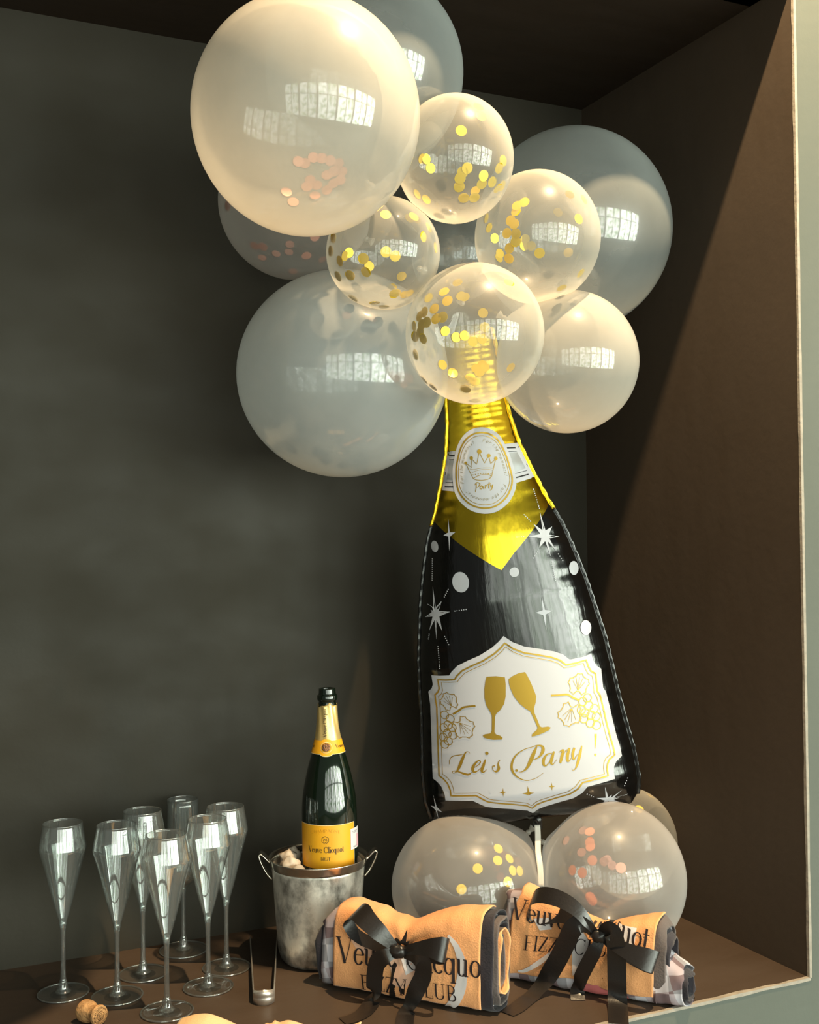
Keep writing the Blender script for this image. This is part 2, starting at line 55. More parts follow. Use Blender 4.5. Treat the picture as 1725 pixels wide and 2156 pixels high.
RIB1 = {'knot': [(0.1228, -0.02, 0.0844)], 'loopL': [(0.1189, -0.016, 0.0853), (0.0996, -0.03, 0.1098), (0.0774, -0.03, 0.1269), (0.0612, -0.022, 0.1351), (0.0457, -0.012, 0.131), (0.0351, -0.004, 0.117), (0.0476, -0.004, 0.1001), (0.0734, -0.006, 0.0894), (0.0979, -0.01, 0.0849), (0.118, -0.014, 0.0836)], 'loopR': [(0.125, -0.016, 0.0834), (0.1504, -0.028, 0.0945), (0.1814, -0.036, 0.1033), (0.2007, -0.036, 0.1033), (0.2051, -0.026, 0.098), (0.1925, -0.012, 0.0897), (0.1652, -0.008, 0.0854), (0.1382, -0.01, 0.0814), (0.124, -0.014, 0.0808)], 'tailA': [(0.1188, -0.02, 0.082), (0.1064, -0.028, 0.0776), (0.0911, -0.026, 0.0657), (0.0839, -0.022, 0.0432), (0.0826, -0.022, 0.0212), (0.0793, -0.024, 0.0032), (0.0833, -0.0606, 0.0015), (0.0771, -0.0839, 0.0015), (0.0678, -0.0968, 0.0015)], 'tailB': [(0.1308, -0.02, 0.0819), (0.1532, -0.03, 0.0849), (0.1669, -0.03, 0.0779), (0.1658, -0.026, 0.0568), (0.1548, -0.026, 0.0337), (0.1465, -0.03, 0.0143), (0.1438, -0.0396, 0.0015), (0.1561, -0.0729, 0.0015)], 'corners': [(0.0267, -0.0, 0.1166), (-0.0021, -0.0, 0.002), (0.2465, -0.0054, 0.0015), (0.2538, 0.0, 0.1439), (0.0158, -0.0, 0.0796), (0.2442, -0.0, 0.0575), (0.053, -0.0, 0.0086), (0.212, 0.0, 0.017), (0.0126, -0.0, 0.081), (0.2435, -0.0, 0.0822)]}
RIB2 = {'knot': [(0.1608, -0.02, 0.1007)], 'loopL': [(0.1559, -0.016, 0.1005), (0.1453, -0.03, 0.1235), (0.1297, -0.034, 0.1407), (0.1068, -0.034, 0.1514), (0.0783, -0.03, 0.154), (0.0576, -0.022, 0.1462), (0.0453, -0.008, 0.1274), (0.0486, 0.002, 0.1126), (0.0706, 0.002, 0.1108), (0.0957, -0.002, 0.1183), (0.1204, -0.006, 0.1164), (0.1408, -0.01, 0.1075), (0.1552, -0.014, 0.098)], 'loopR': [(0.1615, -0.016, 0.0977), (0.1873, -0.028, 0.0927), (0.2164, -0.034, 0.0864), (0.2381, -0.034, 0.0809), (0.2486, -0.026, 0.0753), (0.2373, -0.01, 0.0691), (0.2125, -0.006, 0.0711), (0.1853, -0.008, 0.0804), (0.1628, -0.014, 0.0954)], 'tailA': [(0.1564, -0.018, 0.0994), (0.1451, -0.03, 0.1143), (0.1331, -0.034, 0.1175), (0.1216, -0.034, 0.1068), (0.1104, -0.03, 0.0838), (0.0951, -0.026, 0.0544), (0.0745, -0.024, 0.0209), (0.0594, -0.0486, 0.0015), (0.0534, -0.0954, 0.0015), (0.0465, -0.1175, 0.0015)], 'tailB': [(0.164, -0.018, 0.0969), (0.1561, -0.024, 0.0813), (0.1438, -0.022, 0.0587), (0.1308, -0.018, 0.0334), (0.1235, -0.014, 0.0124), (0.1284, -0.027, 0.0015)], 'tailC': [(0.1621, -0.018, 0.1003), (0.1752, -0.03, 0.1132), (0.1856, -0.034, 0.1123), (0.1889, -0.03, 0.0953), (0.1887, -0.026, 0.0688), (0.1888, -0.026, 0.04), (0.1905, -0.03, 0.0112), (0.2075, -0.085, 0.0015)], 'corners': [(0.0295, -0.0, 0.1448), (0.0015, -0.0, 0.0294), (0.0114, -0.0, 0.0061), (0.1131, -0.0, 0.0038), (0.1306, 0.0, 0.003), (0.2266, -0.0, 0.0045), (0.2448, -0.0, 0.1244), (0.0168, -0.0, 0.1079), (0.0948, -0.0, 0.0979), (0.2369, -0.0, 0.0855), (0.0324, -0.0, 0.055), (0.0845, -0.0, 0.0628)]}
# ------------------------------------------------------------------ helpers
def tag(o, label=None, cat=None, group=None, kind=None):
    if label: o['label'] = label
    if cat: o['category'] = cat
    if group: o['group'] = group
    if kind: o['kind'] = kind
    return o

def mesh(name, verts, faces, mat, parent=None, smooth=True):
    me = bpy.data.meshes.new(name)
    me.from_pydata([tuple(v) for v in verts], [], [tuple(f) for f in faces])
    me.update()
    if smooth and len(me.polygons):
        me.polygons.foreach_set('use_smooth', [True] * len(me.polygons))
    if mat: me.materials.append(mat)
    o = bpy.data.objects.new(name, me); COL.objects.link(o)
    if parent: o.parent = parent
    return o

def empty(name, loc=(0, 0, 0), rotz=0, mat=None):
    o = bpy.data.objects.new(name, None); COL.objects.link(o); o.empty_display_size = 0.02
    if mat is not None: o.matrix_world = mat
    else:
        o.location = loc; o.rotation_euler = (0, 0, rotz)
    return o

def solid(o, t, off=0):
    m = o.modifiers.new('Solidify', 'SOLIDIFY'); m.thickness = t; m.offset = off
    return o

def box(x0, x1, y0, y1, z0, z1):
    v = [(x, y, z) for x in (x0, x1) for y in (y0, y1) for z in (z0, z1)]
    f = [(0, 1, 3, 2), (4, 6, 7, 5), (0, 4, 5, 1), (2, 3, 7, 6), (0, 2, 6, 4), (1, 5, 7, 3)]
    return v, f

def join(*parts):
    V, F = [], []
    for v, f in parts:
        n = len(V); V += list(v); F += [tuple(i + n for i in q) for q in f]
    return V, F

def lathe(prof, seg=48, close=False):
    V, F = [], []; n = len(prof)
    for r, z in prof:
        for k in range(seg):
            a = 2 * PI * k / seg; V.append((r * math.cos(a), r * math.sin(a), z))
    for i in range(n if close else n - 1):
        j = (i + 1) % n
        for k in range(seg):
            q = (k + 1) % seg
            F.append((i * seg + k, i * seg + q, j * seg + q, j * seg + k))
    if not close:
        if prof[0][0] > 1e-5: F.append(tuple(range(seg - 1, -1, -1)))
        if prof[-1][0] > 1e-5: F.append(tuple((n - 1) * seg + k for k in range(seg)))
    return V, F

def smooth_prof(pts, n=4):
    return [tuple(p) for p in catmull(pts, n)]

def catmull(pts, n=6, closed=False):
    P = [np.array(p, float) for p in pts]; out = []
    m = len(P); rng = range(m if closed else m - 1)
    for i in rng:
        if closed: p0, p1, p2, p3 = P[i - 1], P[i], P[(i + 1) % m], P[(i + 2) % m]
        else:
            p1, p2 = P[i], P[i + 1]; p0 = P[i - 1] if i else 2 * p1 - p2; p3 = P[i + 2] if i + 2 < m else 2 * p2 - p1
        for k in range(n):
            t = k / n
            out.append(.5 * ((2 * p1) + (-p0 + p2) * t + (2 * p0 - 5 * p1 + 4 * p2 - p3) * t * t + (-p0 + 3 * p1 - 3 * p2 + p3) * t ** 3))
    if not closed: out.append(P[-1])
    return out

def grid(nu, nv, fn, closeu=False):
    V = [fn(i / (nu if closeu else nu - 1), j / (nv - 1)) for j in range(nv) for i in range(nu)]
    F = []
    for j in range(nv - 1):
        for i in range(nu if closeu else nu - 1):
            a = j * nu + i; b = j * nu + (i + 1) % nu
            F.append((a, b, b + nu, a + nu))
    return V, F

def tube(pts, rad, seg=10, capped=True):
    P = [Vector(p) for p in pts]; V, F = [], []; n = len(P); prev = None
    for i, p in enumerate(P):
        t = (P[min(i + 1, n - 1)] - P[max(i - 1, 0)]).normalized()
        if prev is None:
            prev = t.orthogonal().normalized()
        a = (prev - t * prev.dot(t)).normalized(); b = t.cross(a); prev = a
        r = rad[i] if isinstance(rad, (list, tuple)) else rad
        for k in range(seg):
            q = 2 * PI * k / seg; V.append(p + a * (r * math.cos(q)) + b * (r * math.sin(q)))
    for i in range(n - 1):
        for k in range(seg):
            q = (k + 1) % seg; F.append((i * seg + k, i * seg + q, (i + 1) * seg + q, (i + 1) * seg + k))
    if capped:
        F.append(tuple(range(seg - 1, -1, -1))); F.append(tuple((n - 1) * seg + k for k in range(seg)))
    return V, F

def strip(pts, wv):
    """flat band along pts; wv = list of half width vectors"""
    V, F = [], []
    m = 4
    for p, q in zip(pts, wv):
        p = Vector(p); q = Vector(q)
        for k in range(m + 1):
            V.append(p + q * (2 * k / m - 1))
    for i in range(len(pts) - 1):
        for k in range(m):
            a = i * (m + 1) + k; F.append((a, a + 1, a + m + 2, a + m + 1))
    return V, F

# ---- flat print: 2D outlines and strokes laid on a surface by a mapping (u, v) -> point
def fill2d(outline, step):
    P = [Vector((p[0], p[1])) for p in outline]; n = len(P)
    pts, E = [], []
    for i in range(n):
        a, b = P[i], P[(i + 1) % n]; k = max(1, int((b - a).length / step))
        for q in range(k): pts.append(a + (b - a) * (q / k))
    nb = len(pts); E = [(i, (i + 1) % nb) for i in range(nb)]
    xs = [p.x for p in pts]; ys = [p.y for p in pts]
    x = min(xs) + step / 2
    def inside(X, Y):
        c = False
        for i in range(nb):
            a, b = pts[i], pts[(i + 1) % nb]
            if (a.y > Y) != (b.y > Y) and X < (b.x - a.x) * (Y - a.y) / (b.y - a.y) + a.x: c = not c
        return c
    extra = []
    while x < max(xs):
        y = min(ys) + step / 2
        while y < max(ys):
            if inside(x, y): extra.append(Vector((x + random.uniform(-.05, .05) * step, y)))
            y += step
        x += step
    v, e, f, *_ = delaunay_2d_cdt(pts + extra, E, [], 1, 1e-7)
    F = []
    for t in f:
        c = sum((v[i] for i in t), Vector((0, 0))) / 3
        if inside(c.x, c.y):
            a, b, d = (v[i] for i in t)
            F.append(tuple(t) if (b - a).cross(d - a) > 0 else tuple(reversed(t)))
    return [(p.x, p.y) for p in v], F

def stroke2d(pts, step=.003, wscale=1.0, smooth=True):
    """pts: (u, v, full width)"""
    P = catmull(pts, 6) if smooth and len(pts) > 2 else [np.array(p, float) for p in pts]
    Q = [P[0]]
    for a, b in zip(P, P[1:]):
        k = max(1, int(math.hypot(b[0] - a[0], b[1] - a[1]) / step))
        for i in range(1, k + 1): Q.append(a + (b - a) * (i / k))
    V, F = [], []
    for i, p in enumerate(Q):
        t = Q[min(i + 1, len(Q) - 1)] - Q[max(i - 1, 0)]; l = math.hypot(t[0], t[1]) or 1
        h = max(p[2], 1e-5) * wscale / 2
        V.append((p[0] + t[1] / l * h, p[1] - t[0] / l * h)); V.append((p[0] - t[1] / l * h, p[1] + t[0] / l * h))
        if i: F.append((2 * i - 2, 2 * i, 2 * i + 1, 2 * i - 1))
    return V, F

def disc2d(c, rx, ry=None, n=20, rot=0):
    ry = ry or rx; V = [(c[0], c[1])]
    for k in range(n):
        a = 2 * PI * k / n; x, y = rx * math.cos(a), ry * math.sin(a)
        V.append((c[0] + x * math.cos(rot) - y * math.sin(rot), c[1] + x * math.sin(rot) + y * math.cos(rot)))
    return V, [(0, k + 1, (k + 1) % n + 1) for k in range(n)]

def ring2d(c, rx, ry, wd, n=28):
    return stroke2d([(c[0] + rx * math.cos(2 * PI * k / n), c[1] + ry * math.sin(2 * PI * k / n), wd) for k in range(n + 1)], .01, 1, False)

def star2d(center, tips, k=.22):
    V = [center]; n = len(tips)
    for i in range(n):
        V.append(tips[i]); a, b = tips[i], tips[(i + 1) % n]
        m = ((a[0] + b[0]) / 2 - center[0], (a[1] + b[1]) / 2 - center[1])
        l = math.hypot(*m) or 1
        r = k * .5 * (math.hypot(a[0] - center[0], a[1] - center[1]) + math.hypot(b[0] - center[0], b[1] - center[1]))
        V.append((center[0] + m[0] / l * r, center[1] + m[1] / l * r))
    return V, [(0, i + 1, (i + 1) % (2 * n) + 1) for i in range(2 * n)]

def lay(name, shapes, fn, off, mat, parent):
    V, F = join(*shapes)
    return mesh(name, [fn(p[0], p[1], off) for p in V], F, mat, parent)

# ---- a small contrasted serif alphabet (cap height 1)
TK, TN = .135, .04
def _arc(cx, cy, rx, ry, a0, a1, n=22):
    out = []
    for k in range(n + 1):
        a = math.radians(a0 + (a1 - a0) * k / n); c = abs(math.cos(a))
        out.append((cx + rx * math.cos(a), cy + ry * math.sin(a), TN + (TK - TN) * c ** 1.5))
    return out
def _ln(x0, y0, x1, y1, w): return [(x0, y0, w), (x1, y1, w)]
def _sf(x, y, w=.26): return _ln(x - w / 2, y, x + w / 2, y, TN)
GL = {
 'V': (.84, [_ln(.1, 1, .42, 0, TK), _ln(.42, 0, .74, 1, TN), _sf(.1, 1), _sf(.74, 1)]),
 'v': (.54, [_ln(.08, .62, .27, 0, TK), _ln(.27, 0, .46, .62, TN), _sf(.08, .62, .2), _sf(.46, .62, .18)]),
 'e': (.52, [_arc(.26, .31, .2, .3, 8, 325), _ln(.06, .36, .46, .36, TN)]),
 'u': (.6, [_ln(.12, .62, .12, .14, TK), _arc(.26, .16, .14, .15, 180, 330), _ln(.44, .62, .44, 0, TK), _sf(.08, .62, .16), _sf(.4, .62, .14), _sf(.48, .01, .14)]),
 'C': (.82, [_arc(.42, .5, .35, .5, 42, 318), _ln(.7, .62, .7, .95, TN)]),
 'l': (.27, [_ln(.13, 1, .13, 0, TK), _sf(.13, 0), _sf(.09, 1, .14)]),
 'i': (.27, [_ln(.13, .62, .13, 0, TK), _sf(.13, 0), _sf(.09, .62, .14), _ln(.13, .93, .13, .8, .15)]),
 'c': (.47, [_arc(.25, .31, .2, .3, 40, 320), _ln(.4, .5, .4, .42, .12)]),
 'q': (.58, [_arc(.25, .31, .19, .3, 0, 360), _ln(.45, .62, .45, -.3, TK), _sf(.45, -.3)]),
 'o': (.54, [_arc(.27, .31, .2, .3, 0, 360)]),
 't': (.36, [_ln(.16, .84, .16, .1, TK), [(.16, .1, .1), (.22, .01, .05), (.33, .06, .03)], _ln(.02, .61, .33, .61, TN)]),
 'F': (.66, [_ln(.17, 1, .17, 0, TK), _sf(.17, 0, .32), _ln(.06, .99, .6, .99, TN), _ln(.17, .52, .46, .52, TN), _ln(.59, 1, .59, .8, TN)]),
 'I': (.34, [_ln(.17, 1, .17, 0, TK), _sf(.17, 0, .3), _sf(.17, 1, .3)]),
 'Z': (.68, [_ln(.06, .98, .62, .98, TN), _ln(.58, .98, .08, .02, TK), _ln(.05, .02, .63, .02, TN), _ln(.07, .98, .07, .8, TN), _ln(.62, .02, .62, .2, TN)]),
 'Y': (.76, [_ln(.08, 1, .39, .48, TK), _ln(.39, .48, .68, 1, TN), _ln(.39, .5, .39, 0, TK), _sf(.39, 0), _sf(.09, 1), _sf(.68, 1)]),
 'L': (.64, [_ln(.17, 1, .17, 0, TK), _sf(.17, 1, .3), _ln(.06, .01, .58, .01, TN), _ln(.58, 0, .58, .22, TN)]),
 'U': (.8, [_ln(.17, 1, .17, .3, TK), _arc(.4, .3, .23, .29, 180, 360), _ln(.63, .3, .63, 1, TN), _sf(.17, 1, .3), _sf(.63, 1, .24)]),
 'B': (.7, [_ln(.17, 1, .17, 0, TK), _arc(.3, .74, .24, .25, -90, 90), _arc(.32, .25, .28, .25, -90, 90), _ln(.06, .99, .32, .99, TN), _ln(.17, .5, .32, .5, TN), _ln(.06, .01, .32, .01, TN)]),
 'R': (.74, [_ln(.17, 1, .17, 0, TK), _arc(.3, .74, .25, .25, -90, 90), _ln(.06, .99, .32, .99, TN), _ln(.17, .5, .32, .5, TN), _ln(.34, .5, .66, 0, TK), _sf(.17, 0)]),
 'T': (.72, [_ln(.36, 1, .36, 0, TK), _sf(.36, 0), _ln(.04, .98, .68, .98, TN), _ln(.05, .98, .05, .8, TN), _ln(.67, .98, .67, .8, TN)]),
 'H': (.84, [_ln(.16, 1, .16, 0, TK), _ln(.66, 1, .66, 0, TK), _ln(.16, .5, .66, .5, TN)]),
 'A': (.76, [_ln(.06, 0, .38, 1, TN), _ln(.38, 1, .7, 0, TK), _ln(.18, .36, .58, .36, TN)]),
 'M': (.96, [_ln(.12, 0, .12, 1, TN), _ln(.12, 1, .46, .05, TK), _ln(.46, .05, .8, 1, TN), _ln(.82, 1, .82, 0, TK)]),
 'P': (.68, [_ln(.17, 1, .17, 0, TK), _arc(.3, .73, .27, .26, -90, 90), _ln(.06, .99, .32, .99, TN), _ln(.17, .47, .32, .47, TN)]),
 'G': (.84, [_arc(.42, .5, .35, .5, 42, 330), _ln(.72, .45, .72, .1, TK)]),
 'N': (.84, [_ln(.12, 0, .12, 1, TN), _ln(.12, 1, .68, 0, TK), _ln(.68, 0, .68, 1, TN)]),
 'E': (.66, [_ln(.17, 1, .17, 0, TK), _ln(.06, .99, .58, .99, TN), _ln(.17, .5, .48, .5, TN), _ln(.06, .01, .6, .01, TN)]),
 ' ': (.3, []),
}
def text2d(s, at, sx, sy=None, dirn=(1, 0), slant=0.0, curve=None, bold=1.0):
    """lay a word from `at` along dirn; returns list of shapes"""
    sy = sy or sx; out = []; x = 0.0
    dx, dy = dirn
    for ch in s:
        adv, strokes = GL[ch]
        for st in strokes:
            pts = []
            for (px, py, pw) in st:
                X = (x + px + slant * py) * sx; Y = py * sy + (curve(x) if curve else 0)
                pts.append((at[0] + X * dx, at[1] + Y + X * dy, pw * min(sx, sy) * bold))
            out.append(stroke2d(pts, .004, 1, False))
        x += adv
    return out
def text_len(s): return sum(GL[c][0] for c in s)

# ------------------------------------------------------------------ materials
def new_mat(name):
    m = bpy.data.materials.new(name); m.use_nodes = True
    return m, m.node_tree.nodes, m.node_tree.links
def pbr(name, col, rough=.5, metal=0., bump=0., bscale=40., var=0., vscale=6., spec=.5, coat=0., sheen=0., stretch=None):
    m, N, L = new_mat(name); b = N['Principled BSDF']
    b.inputs['Base Color'].default_value = (*col, 1); b.inputs['Roughness'].default_value = rough
    b.inputs['Metallic'].default_value = metal; b.inputs['Specular IOR Level'].default_value = spec
    b.inputs['Coat Weight'].default_value = coat; b.inputs['Coat Roughness'].default_value = .08
    b.inputs['Sheen Weight'].default_value = sheen
    tc = N.new('ShaderNodeTexCoord'); mp = N.new('ShaderNodeMapping'); L.new(tc.outputs['Object'], mp.inputs[0])
    if stretch: mp.inputs['Scale'].default_value = stretch
    if var:
        n = N.new('ShaderNodeTexNoise'); n.inputs['Scale'].default_value = vscale; n.inputs['Detail'].default_value = 6
        L.new(mp.outputs[0], n.inputs['Vector'])
        r = N.new('ShaderNodeValToRGB'); L.new(n.outputs['Fac'], r.inputs[0])
        r.color_ramp.elements[0].position = .3; r.color_ramp.elements[1].position = .7
        r.color_ramp.elements[0].color = (*[max(0, c * (1 - var)) for c in col], 1)
        r.color_ramp.elements[1].color = (*[min(1, c * (1 + var)) for c in col], 1)
        L.new(r.outputs[0], b.inputs['Base Color'])
    if bump:
        n2 = N.new('ShaderNodeTexNoise'); n2.inputs['Scale'].default_value = bscale; n2.inputs['Detail'].default_value = 5
        L.new(mp.outputs[0], n2.inputs['Vector'])
        bp = N.new('ShaderNodeBump'); bp.inputs['Strength'].default_value = bump; bp.inputs['Distance'].default_value = .004
        L.new(n2.outputs['Fac'], bp.inputs['Height']); L.new(bp.outputs[0], b.inputs['Normal'])
    return m

def math_node(N, L, op, a, b=None, clamp=False):
    n = N.new('ShaderNodeMath'); n.operation = op; n.use_clamp = clamp
    for i, x in enumerate((a, b)):
        if x is None: continue
        if isinstance(x, (int, float)): n.inputs[i].default_value = x
        else: L.new(x, n.inputs[i])
    return n.outputs[0]

def film(name, col, thin, thick, power=2.2, rough=.05, gloss=1.0, haze=.25, trans=.5, tint=(1, 1, 1)):
    """stretched latex skin: milky, more opaque where one looks along the skin, with a clear coat"""
    m, N, L = new_mat(name); N.remove(N['Principled BSDF']); out = N['Material Output']
    lw = N.new('ShaderNodeLayerWeight'); lw.inputs['Blend'].default_value = .5
    fac = lw.outputs['Facing']
    p = math_node(N, L, 'POWER', fac, power)
    op = math_node(N, L, 'ADD', math_node(N, L, 'MULTIPLY', p, thick - thin), thin, True)
    tc = N.new('ShaderNodeTexCoord'); nz = N.new('ShaderNodeTexNoise'); nz.inputs['Scale'].default_value = 9; nz.inputs['Detail'].default_value = 4
    L.new(tc.outputs['Object'], nz.inputs['Vector'])
    op = math_node(N, L, 'MULTIPLY', op, math_node(N, L, 'ADD', math_node(N, L, 'MULTIPLY', nz.outputs['Fac'], .5), .75), True)
    d = N.new('ShaderNodeBsdfDiffuse'); d.inputs[0].default_value = (*col, 1)
    t = N.new('ShaderNodeBsdfTranslucent'); t.inputs[0].default_value = (*col, 1)
    sc = N.new('ShaderNodeMixShader'); sc.inputs[0].default_value = trans; L.new(d.outputs[0], sc.inputs[1]); L.new(t.outputs[0], sc.inputs[2])
    tr = N.new('ShaderNodeBsdfTransparent'); tr.inputs[0].default_value = (*tint, 1)
    m1 = N.new('ShaderNodeMixShader'); L.new(op, m1.inputs[0]); L.new(tr.outputs[0], m1.inputs[1]); L.new(sc.outputs[0], m1.inputs[2])
    g1 = N.new('ShaderNodeBsdfGlossy'); g1.inputs['Roughness'].default_value = rough
    g2 = N.new('ShaderNodeBsdfGlossy'); g2.inputs['Roughness'].default_value = .32
    gm = N.new('ShaderNodeMixShader'); gm.inputs[0].default_value = haze; L.new(g1.outputs[0], gm.inputs[1]); L.new(g2.outputs[0], gm.inputs[2])
    f5 = math_node(N, L, 'POWER', fac, 5.0)
    fr = math_node(N, L, 'ADD', math_node(N, L, 'MULTIPLY', f5, .5), .045 * gloss, True)
    m2 = N.new('ShaderNodeMixShader'); L.new(fr, m2.inputs[0]); L.new(m1.outputs[0], m2.inputs[1]); L.new(gm.outputs[0], m2.inputs[2])
    L.new(m2.outputs[0], out.inputs['Surface'])
    return m

def thin_glass(name, tint=(.97, .985, .98), base=.06, edge=.75, rough=.015, milk=0.0):
    m, N, L = new_mat(name); N.remove(N['Principled BSDF']); out = N['Material Output']
    lw = N.new('ShaderNodeLayerWeight'); lw.inputs['Blend'].default_value = .5
    f = math_node(N, L, 'ADD', math_node(N, L, 'MULTIPLY', math_node(N, L, 'POWER', lw.outputs['Facing'], 4.0), edge), base, True)
    tr = N.new('ShaderNodeBsdfTransparent'); tr.inputs[0].default_value = (*tint, 1)
    g = N.new('ShaderNodeBsdfGlossy'); g.inputs['Roughness'].default_value = rough
    src = tr.outputs[0]
    if milk:
        d = N.new('ShaderNodeBsdfDiffuse'); d.inputs[0].default_value = (.8, .85, .85, 1)
        mm = N.new('ShaderNodeMixShader'); mm.inputs[0].default_value = milk
        L.new(tr.outputs[0], mm.inputs[1]); L.new(d.outputs[0], mm.inputs[2]); src = mm.outputs[0]
    mx = N.new('ShaderNodeMixShader'); L.new(f, mx.inputs[0]); L.new(src, mx.inputs[1]); L.new(g.outputs[0], mx.inputs[2])
    L.new(mx.outputs[0], out.inputs['Surface'])
    return m

def clear_glass(name, col=(1, 1, 1), rough=0.0, ior=1.46):
    m, N, L = new_mat(name); b = N['Principled BSDF']
    b.inputs['Base Color'].default_value = (*col, 1); b.inputs['Roughness'].default_value = rough
    b.inputs['IOR'].default_value = ior; b.inputs['Transmission Weight'].default_value = 1.0
    return m

# ------------------------------------------------------------------ the setting
DEPTH, HEAD = 0.6113, 1.60
def wall_mat(name, col, var, bump, rough=.72, marks=True):
    m = pbr(name, col, rough, 0, bump, 55., var, 2.2, .3)
    if marks:
        N, L = m.node_tree.nodes, m.node_tree.links; b = N['Principled BSDF']
        n = N.new('ShaderNodeTexNoise'); n.inputs['Scale'].default_value = 14; n.inputs['Detail'].default_value = 8
        r = N.new('ShaderNodeValToRGB'); r.color_ramp.elements[0].position = .35; r.color_ramp.elements[1].position = .8
        r.color_ramp.elements[0].color = (rough - .12,) * 3 + (1,); r.color_ramp.elements[1].color = (rough + .12,) * 3 + (1,)
        L.new(n.outputs['Fac'], r.inputs[0]); L.new(r.outputs[0], b.inputs['Roughness'])
    return m
M_NICHE = wall_mat('dark_niche_paint', (.0305, .0260, .0180), .10, .10)
M_RWALL = wall_mat('dark_brown_reveal_paint', (.066, .048, .034), .10, .10)
M_LEDGE = wall_mat('dark_ledge_paint', (.072, .050, .036), .14, .12, .55)
M_CEIL = wall_mat('dark_soffit_paint', (.030, .020, .013), .08, .08)
M_FRONT = wall_mat('grey_green_paint', (.118, .131, .114), .07, .16, .75)
M_EDGE = pbr('worn_plaster_edge', (.36, .32, .27), .8, 0, .3, 120, .2, 30)
M_FLOOR = pbr('room_floor', (.16, .12, .09), .6, 0, .05, 20, .2, 3)

def structure(name, vf, mat, label, cat='wall', smooth=False):
    o = mesh(name, vf[0], vf[1], mat, None, smooth); return tag(o, label, cat, None, 'structure')
structure('wall_back', box(-2.6, .05, DEPTH, DEPTH + .08, -.02, HEAD + .02), M_NICHE, 'dark olive grey back wall of the niche')
structure('wall_left', box(-2.68, -2.6, .003, DEPTH + .08, -.02, HEAD + .02), M_NICHE, 'dark side wall at the far end of the niche')
structure('wall_right', box(-.0015, .05, .004, DEPTH, -.001, HEAD), M_RWALL, 'dark brown side wall of the niche beside the foil bottle')
structure('ceiling', box(-2.6, .0, .0, DEPTH + .02, HEAD, HEAD + .06), M_CEIL, 'dark brown soffit of the niche above the balloons', 'ceiling')
structure('floor', box(-2.6, -.0, .0045, DEPTH + .02, -.05, 0), M_LEDGE, 'dark brown painted ledge carrying bottle, glasses and gifts', 'ledge')
structure('wall_front', box(0, 1.6, 0, .1, -1.0, 3.2), M_FRONT, 'pale grey green wall face beside the niche opening')
structure('wall_front_lower', box(-2.7, 0, 0, .1, -1.0, -.0006), M_FRONT, 'pale grey green wall face below the niche ledge')
structure('wall_front_upper', box(-2.7, 0, 0, .1, HEAD, 3.2), M_FRONT, 'pale grey green wall face above the niche opening')
structure('floor_room', box(-5.5, 5.5, -5.4, 0, -1.06, -1.0), M_FLOOR, 'brown floor of the room in front of the niche', 'floor')
# worn pale edge of plaster along the ledge and up the opening
random.seed(4)
V, F = [], []
n = 220
for i in range(n + 1):
    x = -2.6 + 2.6 * i / n
    wv = .0065 + .0035 * noise.noise((x * 9, 0, 0)) + .002 * noise.noise((x * 40, 3, 0))
    zz = .0006 + .0006 * noise.noise((x * 25, 7, 0))
    V += [(x, -.0012, -.004 + .002 * noise.noise((x * 17, 5, 0))), (x, -.0012, zz), (x, wv, zz)]
    if i:
        a = 3 * (i - 1); F += [(a, a + 3, a + 4, a + 1), (a + 1, a + 4, a + 5, a + 2)]
structure('trim_1', (V, F), M_EDGE, 'worn pale plaster edge along the front of the ledge', 'edge', False)
V, F = [], []
for i in range(n + 1):
    z = HEAD * i / n
    wv = .004 + .0018 * noise.noise((z * 9, 1, 0)) + .001 * noise.noise((z * 30, 3, 0))
    V += [(wv * .6, -.0012, z), (-.0026, -.0012, z), (-.0026, wv, z)]
    if i:
        a = 3 * (i - 1); F += [(a + 1, a + 4, a + 3, a), (a + 2, a + 5, a + 4, a + 1)]
structure('trim_2', (V, F), M_EDGE, 'worn pale plaster edge up the side of the niche opening', 'edge', False)

# windows of the room, behind the camera: the daylight in the place
def window_mat(strength):
    m, N, L = new_mat('daylight_garden'); N.remove(N['Principled BSDF']); out = N['Material Output']
    tc = N.new('ShaderNodeTexCoord'); sp = N.new('ShaderNodeSeparateXYZ'); L.new(tc.outputs['Object'], sp.inputs[0])
    nz = N.new('ShaderNodeTexNoise'); nz.inputs['Scale'].default_value = 2.6; nz.inputs['Detail'].default_value = 6; L.new(tc.outputs['Object'], nz.inputs['Vector'])
    r = N.new('ShaderNodeValToRGB'); L.new(nz.outputs['Fac'], r.inputs[0])
    r.color_ramp.elements[0].position = .38; r.color_ramp.elements[0].color = (.20, .32, .16, 1)
    r.color_ramp.elements[1].position = .58; r.color_ramp.elements[1].color = (.97, 1.0, .94, 1)
    e = N.new('ShaderNodeEmission'); e.inputs['Strength'].default_value = strength
    L.new(r.outputs[0], e.inputs[0]); L.new(e.outputs[0], out.inputs['Surface'])
    return m
M_BAR = pbr('dark_window_bar', (.03, .03, .03), .5)
